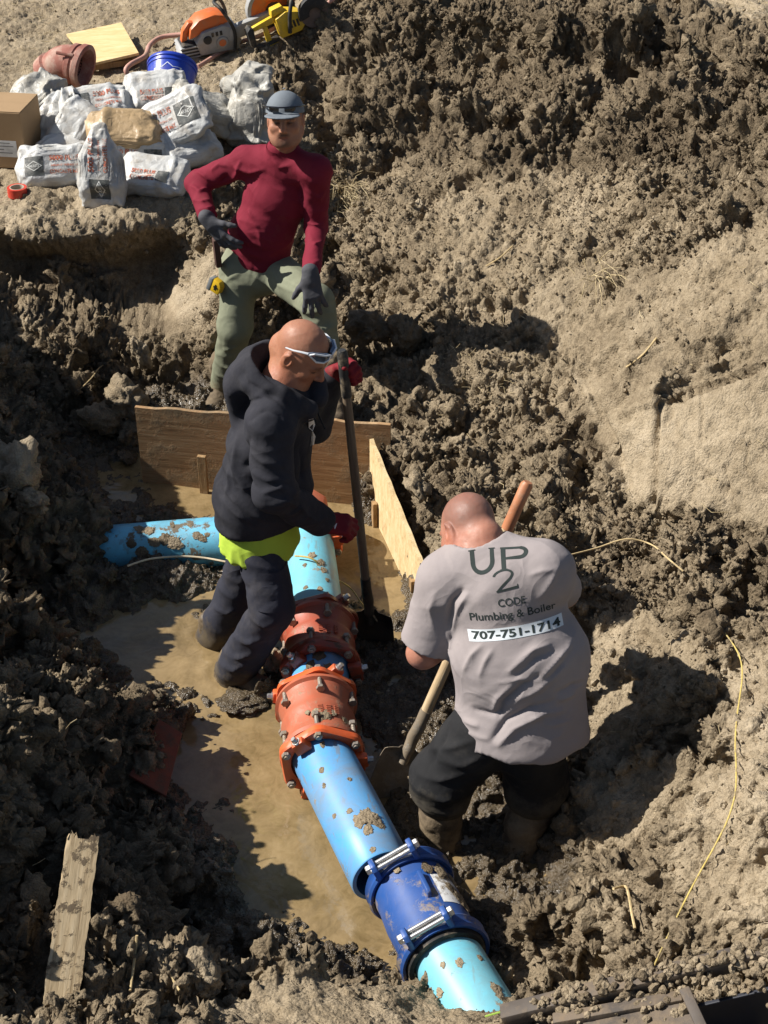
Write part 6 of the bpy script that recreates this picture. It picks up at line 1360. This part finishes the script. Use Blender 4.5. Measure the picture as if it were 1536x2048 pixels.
# plywood sheet on the ground
M_PLY = wood('yellow_plywood', [(.50, .34, .14), (.66, .49, .24), (.74, .60, .36)], 4, (1, 6, 1), .7, .3, .62, .72, DRY_MUD, 5)
q = [W(133, 70, .86), W(243, 47, .89), W(278, 108, .86), W(182, 130, .84)]; nn = (q[1]-q[0]).cross(q[3]-q[0]).normalized(); nn = nn if nn.z > 0 else -nn
MBq = MB().add([p + nn*k for k in (.009, -.009) for p in q], [(0, 1, 2, 3), (7, 6, 5, 4), (0, 4, 5, 1), (1, 5, 6, 2), (2, 6, 7, 3), (3, 7, 4, 0)])
tag(MBq.build('plywood_sheet', M_PLY, None, bevel=.002), 'square offcut of yellow plywood lying on the ground behind the red pipe elbow', 'plywood')
tag(MB().box(W(225, 128, .80), ((.93, .35, .02), (-.35, .93, 0), (0, 0, 1)), (.34, .05, .04)).build('timber_offcut', M_STAKE, None, bevel=.003), 'short timber offcut propping the plywood sheet', 'timber')
# dusty red elbow fitting
M_ELB = plain('dusty_red_iron', (.30, .115, .085), .75, .3, .2, 7, dirt=.75, dirtc=(.42, .33, .26), dscale=7, dlo=.45, dhi=.65)
e = empty('pipe_elbow', W(130, 165, .78), 'dusty red cast pipe elbow lying with its open mouth to the right', 'pipe fitting')
c0 = W(150, 128, .92); ang = [math.radians(a) for a in range(0, 64, 9)]; d0 = Vector((-.88, .30, .18)).normalized(); d1 = Vector((-.25, .1, -.95)); d1 = (d1 - d0*d1.dot(d0)).normalized(); rr = .15
pth = [c0 + d0*math.sin(a)*rr + d1*(1-math.cos(a))*rr for a in ang]
m = MB(); m.tube(pth, .118, 40, cap=False); m.build('bend', M_ELB, e, smooth=True)
m = MB(); m.tube([p for p in pth], .100, 32, cap=False); m.build('bore', plain('dark_bore', (.035, .02, .018), .8), e, smooth=True)
MB().lathe(c0, -d0, [(-.03, .115), (-.02, .132), (.01, .135), (.02, .128), (.03, .130), (.04, .145), (.075, .148), (.08, .142), (.08, .116), (.03, .10), (-.02, .10)], 48, closed=True).build('bell', M_ELB, e, smooth=40)
t = (pth[-1]-pth[-2]).normalized(); MB().lathe(pth[-1], t, [(-.02, .116), (-.01, .135), (.02, .14), (.055, .143), (.06, .13), (.06, .102), (-.01, .1)], 48, closed=True).build('bell', M_ELB, e, smooth=40)
m = MB(); m.tube([c0 - d0*.02 + Vector((0, -.1, .095)), c0 - d0*.02 + Vector((0, -.12, .085)) + d0*.12], .012, 8); m.build('casting_seam', M_ELB, e, smooth=True)
# hoses
M_HOSE = plain('pink_hose', (.50, .27, .21), .55, .4, .15, 12, dirt=.6, dscale=9, dlo=.5, dhi=.65)
m = MB(); m.tube(smooth_path([W(258, 152, .80), W(252, 140, .84), W(262, 128, .86), W(290, 112, .84), W(300, 90, .84), W(325, 74, .85), W(380, 68, .87)], 6), .017, 12); tag(m.build('hose', M_HOSE, None, smooth=True), 'pink hose curving between the plywood sheet and the orange saw', 'hose')
m = MB(); m.tube(smooth_path([G(395, 140, .02), G(440, 112, .02), G(480, 92, .025), G(520, 80, .03), G(580, 50, .03), G(630, 30, .03), G(672, 2, .03), G(690, -30, .03)], 6), .015, 12); tag(m.build('hose', M_HOSE, None, smooth=True), 'pink hose running under the yellow saw up the spoil slope', 'hose')
# ------------------------------------------------------------ cut-off saw (orange and grey)
M_OR = plain('orange_plastic', (.60, .14, .035), .4, .4, .1, 8, dirt=.3, dscale=14); M_GY = plain('light_grey_plastic', (.33, .33, .32), .5, .4, .15, 8, dirt=.4, dscale=12); M_BP = plain('black_plastic_dusty', (.03, .03, .03), .6, .3, .3, 10, dirt=.4, dscale=12); M_DISC = plain('cutting_disc', (.16, .12, .10), .8, .2, .3, 14)
so = W(440, 92, .84); sx = Vector((.93, .34, .12)).normalized(); sz = Vector((-.05, -.2, .97)); sz = (sz-sx*sz.dot(sx)).normalized(); sy = sz.cross(sx)
AX = (sx, sz, -sy); e = empty('cut_off_saw', so, 'orange and grey cut-off saw with a round guarded disc', 'saw')
def pz(name, poly, h, mat, off=0., bev=.006, o=None): return MB().prism(poly, h, (o or so) - sy*off, AX).build(name, mat, e, bevel=bev, smooth=35)
pz('engine_housing', [(-.16, .01), (.10, .0), (.14, .05), (.12, .15), (.02, .19), (-.13, .17), (-.18, .10)], .18, M_GY)
pz('top_cover', [(-.22, .13), (-.20, .20), (-.13, .255), (-.02, .27), (.06, .245), (.09, .20), (.02, .185), (-.10, .175), (-.17, .14)], .13, M_OR, bev=.01)
pz('rear_grip', [(-.27, .10), (-.25, .18), (-.20, .235), (-.16, .225), (-.21, .17), (-.225, .11)], .05, M_OR, bev=.008)
pz('rear_bumper', [(-.27, -.005), (-.29, .06), (-.27, .105), (-.17, .09), (-.13, .0)], .15, M_BP, bev=.012)
for k in range(4): pz('bumper_rib', [(-.30, .005+.024*k), (-.285, .016+.024*k), (-.16, .010+.024*k), (-.16, .001+.024*k)], .158, M_GY, bev=.002)
pz('belt_arm', [(.05, .06), (.36, .12), (.40, .17), (.36, .21), (.06, .16)], .05, M_GY, .07, .008)
MB().lathe(so + sx*.40 + sz*.20 - sy*.02, sy, [(-.002, .0001), (-.002, .165), (.002, .165), (.002, .0001)], 48).build('disc', M_DISC, e, smooth=30)
gp = [(.19*math.cos(math.radians(a)), .19*math.sin(math.radians(a))) for a in range(10, 205, 13)]; gp = gp + [(p[0]*.35, p[1]*.35) for p in gp[::-1]]
g_ = MB().prism(gp, .06, so + sx*.40 + sz*.20 - sy*.02, AX).build('disc_guard', M_GY, e, bevel=.006, smooth=35)
MB().prism([(p[0]*.86, p[1]*.86) for p in gp], .066, so + sx*.40 + sz*.20 - sy*.02, AX).build('guard_face', M_OR, g_, bevel=.004, smooth=35)
m = MB(); m.tube(smooth_path([so + sx*.06 + sz*.0 - sy*-.10, so + sx*.10 + sz*.16 + sy*.12, so + sx*.06 + sz*.30 + sy*.07, so + sx*.0 + sz*.325, so + sx*.03 + sz*.30 - sy*.09, so + sx*.09 + sz*.15 - sy*.11, so + sx*.08 + sz*.0 - sy*.10], 6), .012, 10); m.build('front_handle', M_BP, e, smooth=True)
m = MB(); m.lathe(so + sx*.0 + sz*.075 - sy*.088, -sy, [(0, .0001), (0, .045), (.012, .04), (.014, .0001)], 28); rc = m.build('recoil_cover', M_GY, e, smooth=40); MB().lathe(so + sx*.0 + sz*.075 - sy*.1025, -sy, [(0, .0001), (0, .026), (.003, .024), (.003, .0001)], 20).build('recoil_badge', M_OR, rc, smooth=40)
MB().lathe(so - sx*.10 + sz*.115 - sy*.09, -sy, [(0, .0001), (0, .03), (.012, .028), (.012, .0001)], 20).build('fuel_cap', M_BP, e, smooth=40)
for k in range(3): MB().box(so + sx*(-.06+.03*k) + sz*.145 - sy*.092, (sx, sz, sy), (.016, .03, .008)).build('vent', M_BP, e)
# ------------------------------------------------------------ yellow saw
M_YE = plain('yellow_housing', (.70, .46, .03), .42, .4, .1, 9, dirt=.3, dscale=14); so = W(565, 70, .94); sx = Vector((.90, .30, .22)).normalized(); sz = Vector((-.2, -.1, .97)); sz = (sz-sx*sz.dot(sx)).normalized(); sy = sz.cross(sx); AX = (sx, sz, -sy)
e = empty('cordless_saw', so, 'yellow and black cordless saw lying on the clods by the pink hose', 'saw')
pz('body', [(-.02, .0), (.13, .01), (.18, .06), (.15, .14), (.05, .17), (-.03, .14)], .12, M_YE)
pz('rear_handle', [(-.20, .12), (-.05, .15), (.0, .13), (-.02, .105), (-.19, .09)], .04, M_YE); pz('handle_post', [(-.12, -.02), (-.08, -.02), (-.09, .10), (-.12, .10)], .035, M_YE); pz('foot', [(-.13, -.05), (-.05, -.05), (-.04, -.015), (-.13, -.015)], .06, M_YE)
pz('battery', [(-.235, .0), (-.20, -.01), (-.19, .12), (-.215, .135), (-.24, .11)], .09, M_BP); pz('base_bar', [(-.22, -.045), (-.03, -.02), (-.03, .005), (-.22, -.02)], .07, M_BP)
pz('top_pack', [(-.05, .15), (.06, .165), (.04, .21), (-.04, .20)], .07, M_YE)
m = MB(); m.tube(smooth_path([so + sx*.04 + sz*.03 - sy*.08, so + sx*.07 + sz*.16 - sy*.09, so + sx*.12 + sz*.235 - sy*.03, so + sx*.13 + sz*.24 + sy*.04, so + sx*.10 + sz*.12 + sy*.09], 6), .014, 10); m.build('front_handle', M_BP, e, smooth=True)
pz('nose', [(.16, .03), (.30, .04), (.33, .09), (.28, .15), (.17, .14)], .10, M_BP); MB().lathe(so + sx*.24 + sz*.10 - sy*.06, sy, [(-.004, .0001), (-.004, .10), (.004, .10), (.004, .0001)], 40).build('disc', M_DISC, e, smooth=30)
gp2 = [(p[0]*.6, p[1]*.6) for p in gp]; MB().prism(gp2, .05, so + sx*.24 + sz*.10 - sy*.06, AX).build('disc_guard', M_BP, e, bevel=.005, smooth=35)
for k in range(3): pz('vent', [(.06+.025*k, .05), (.075+.025*k, .05), (.07+.025*k, .10), (.055+.025*k, .10)], .126, M_BP, bev=.001)
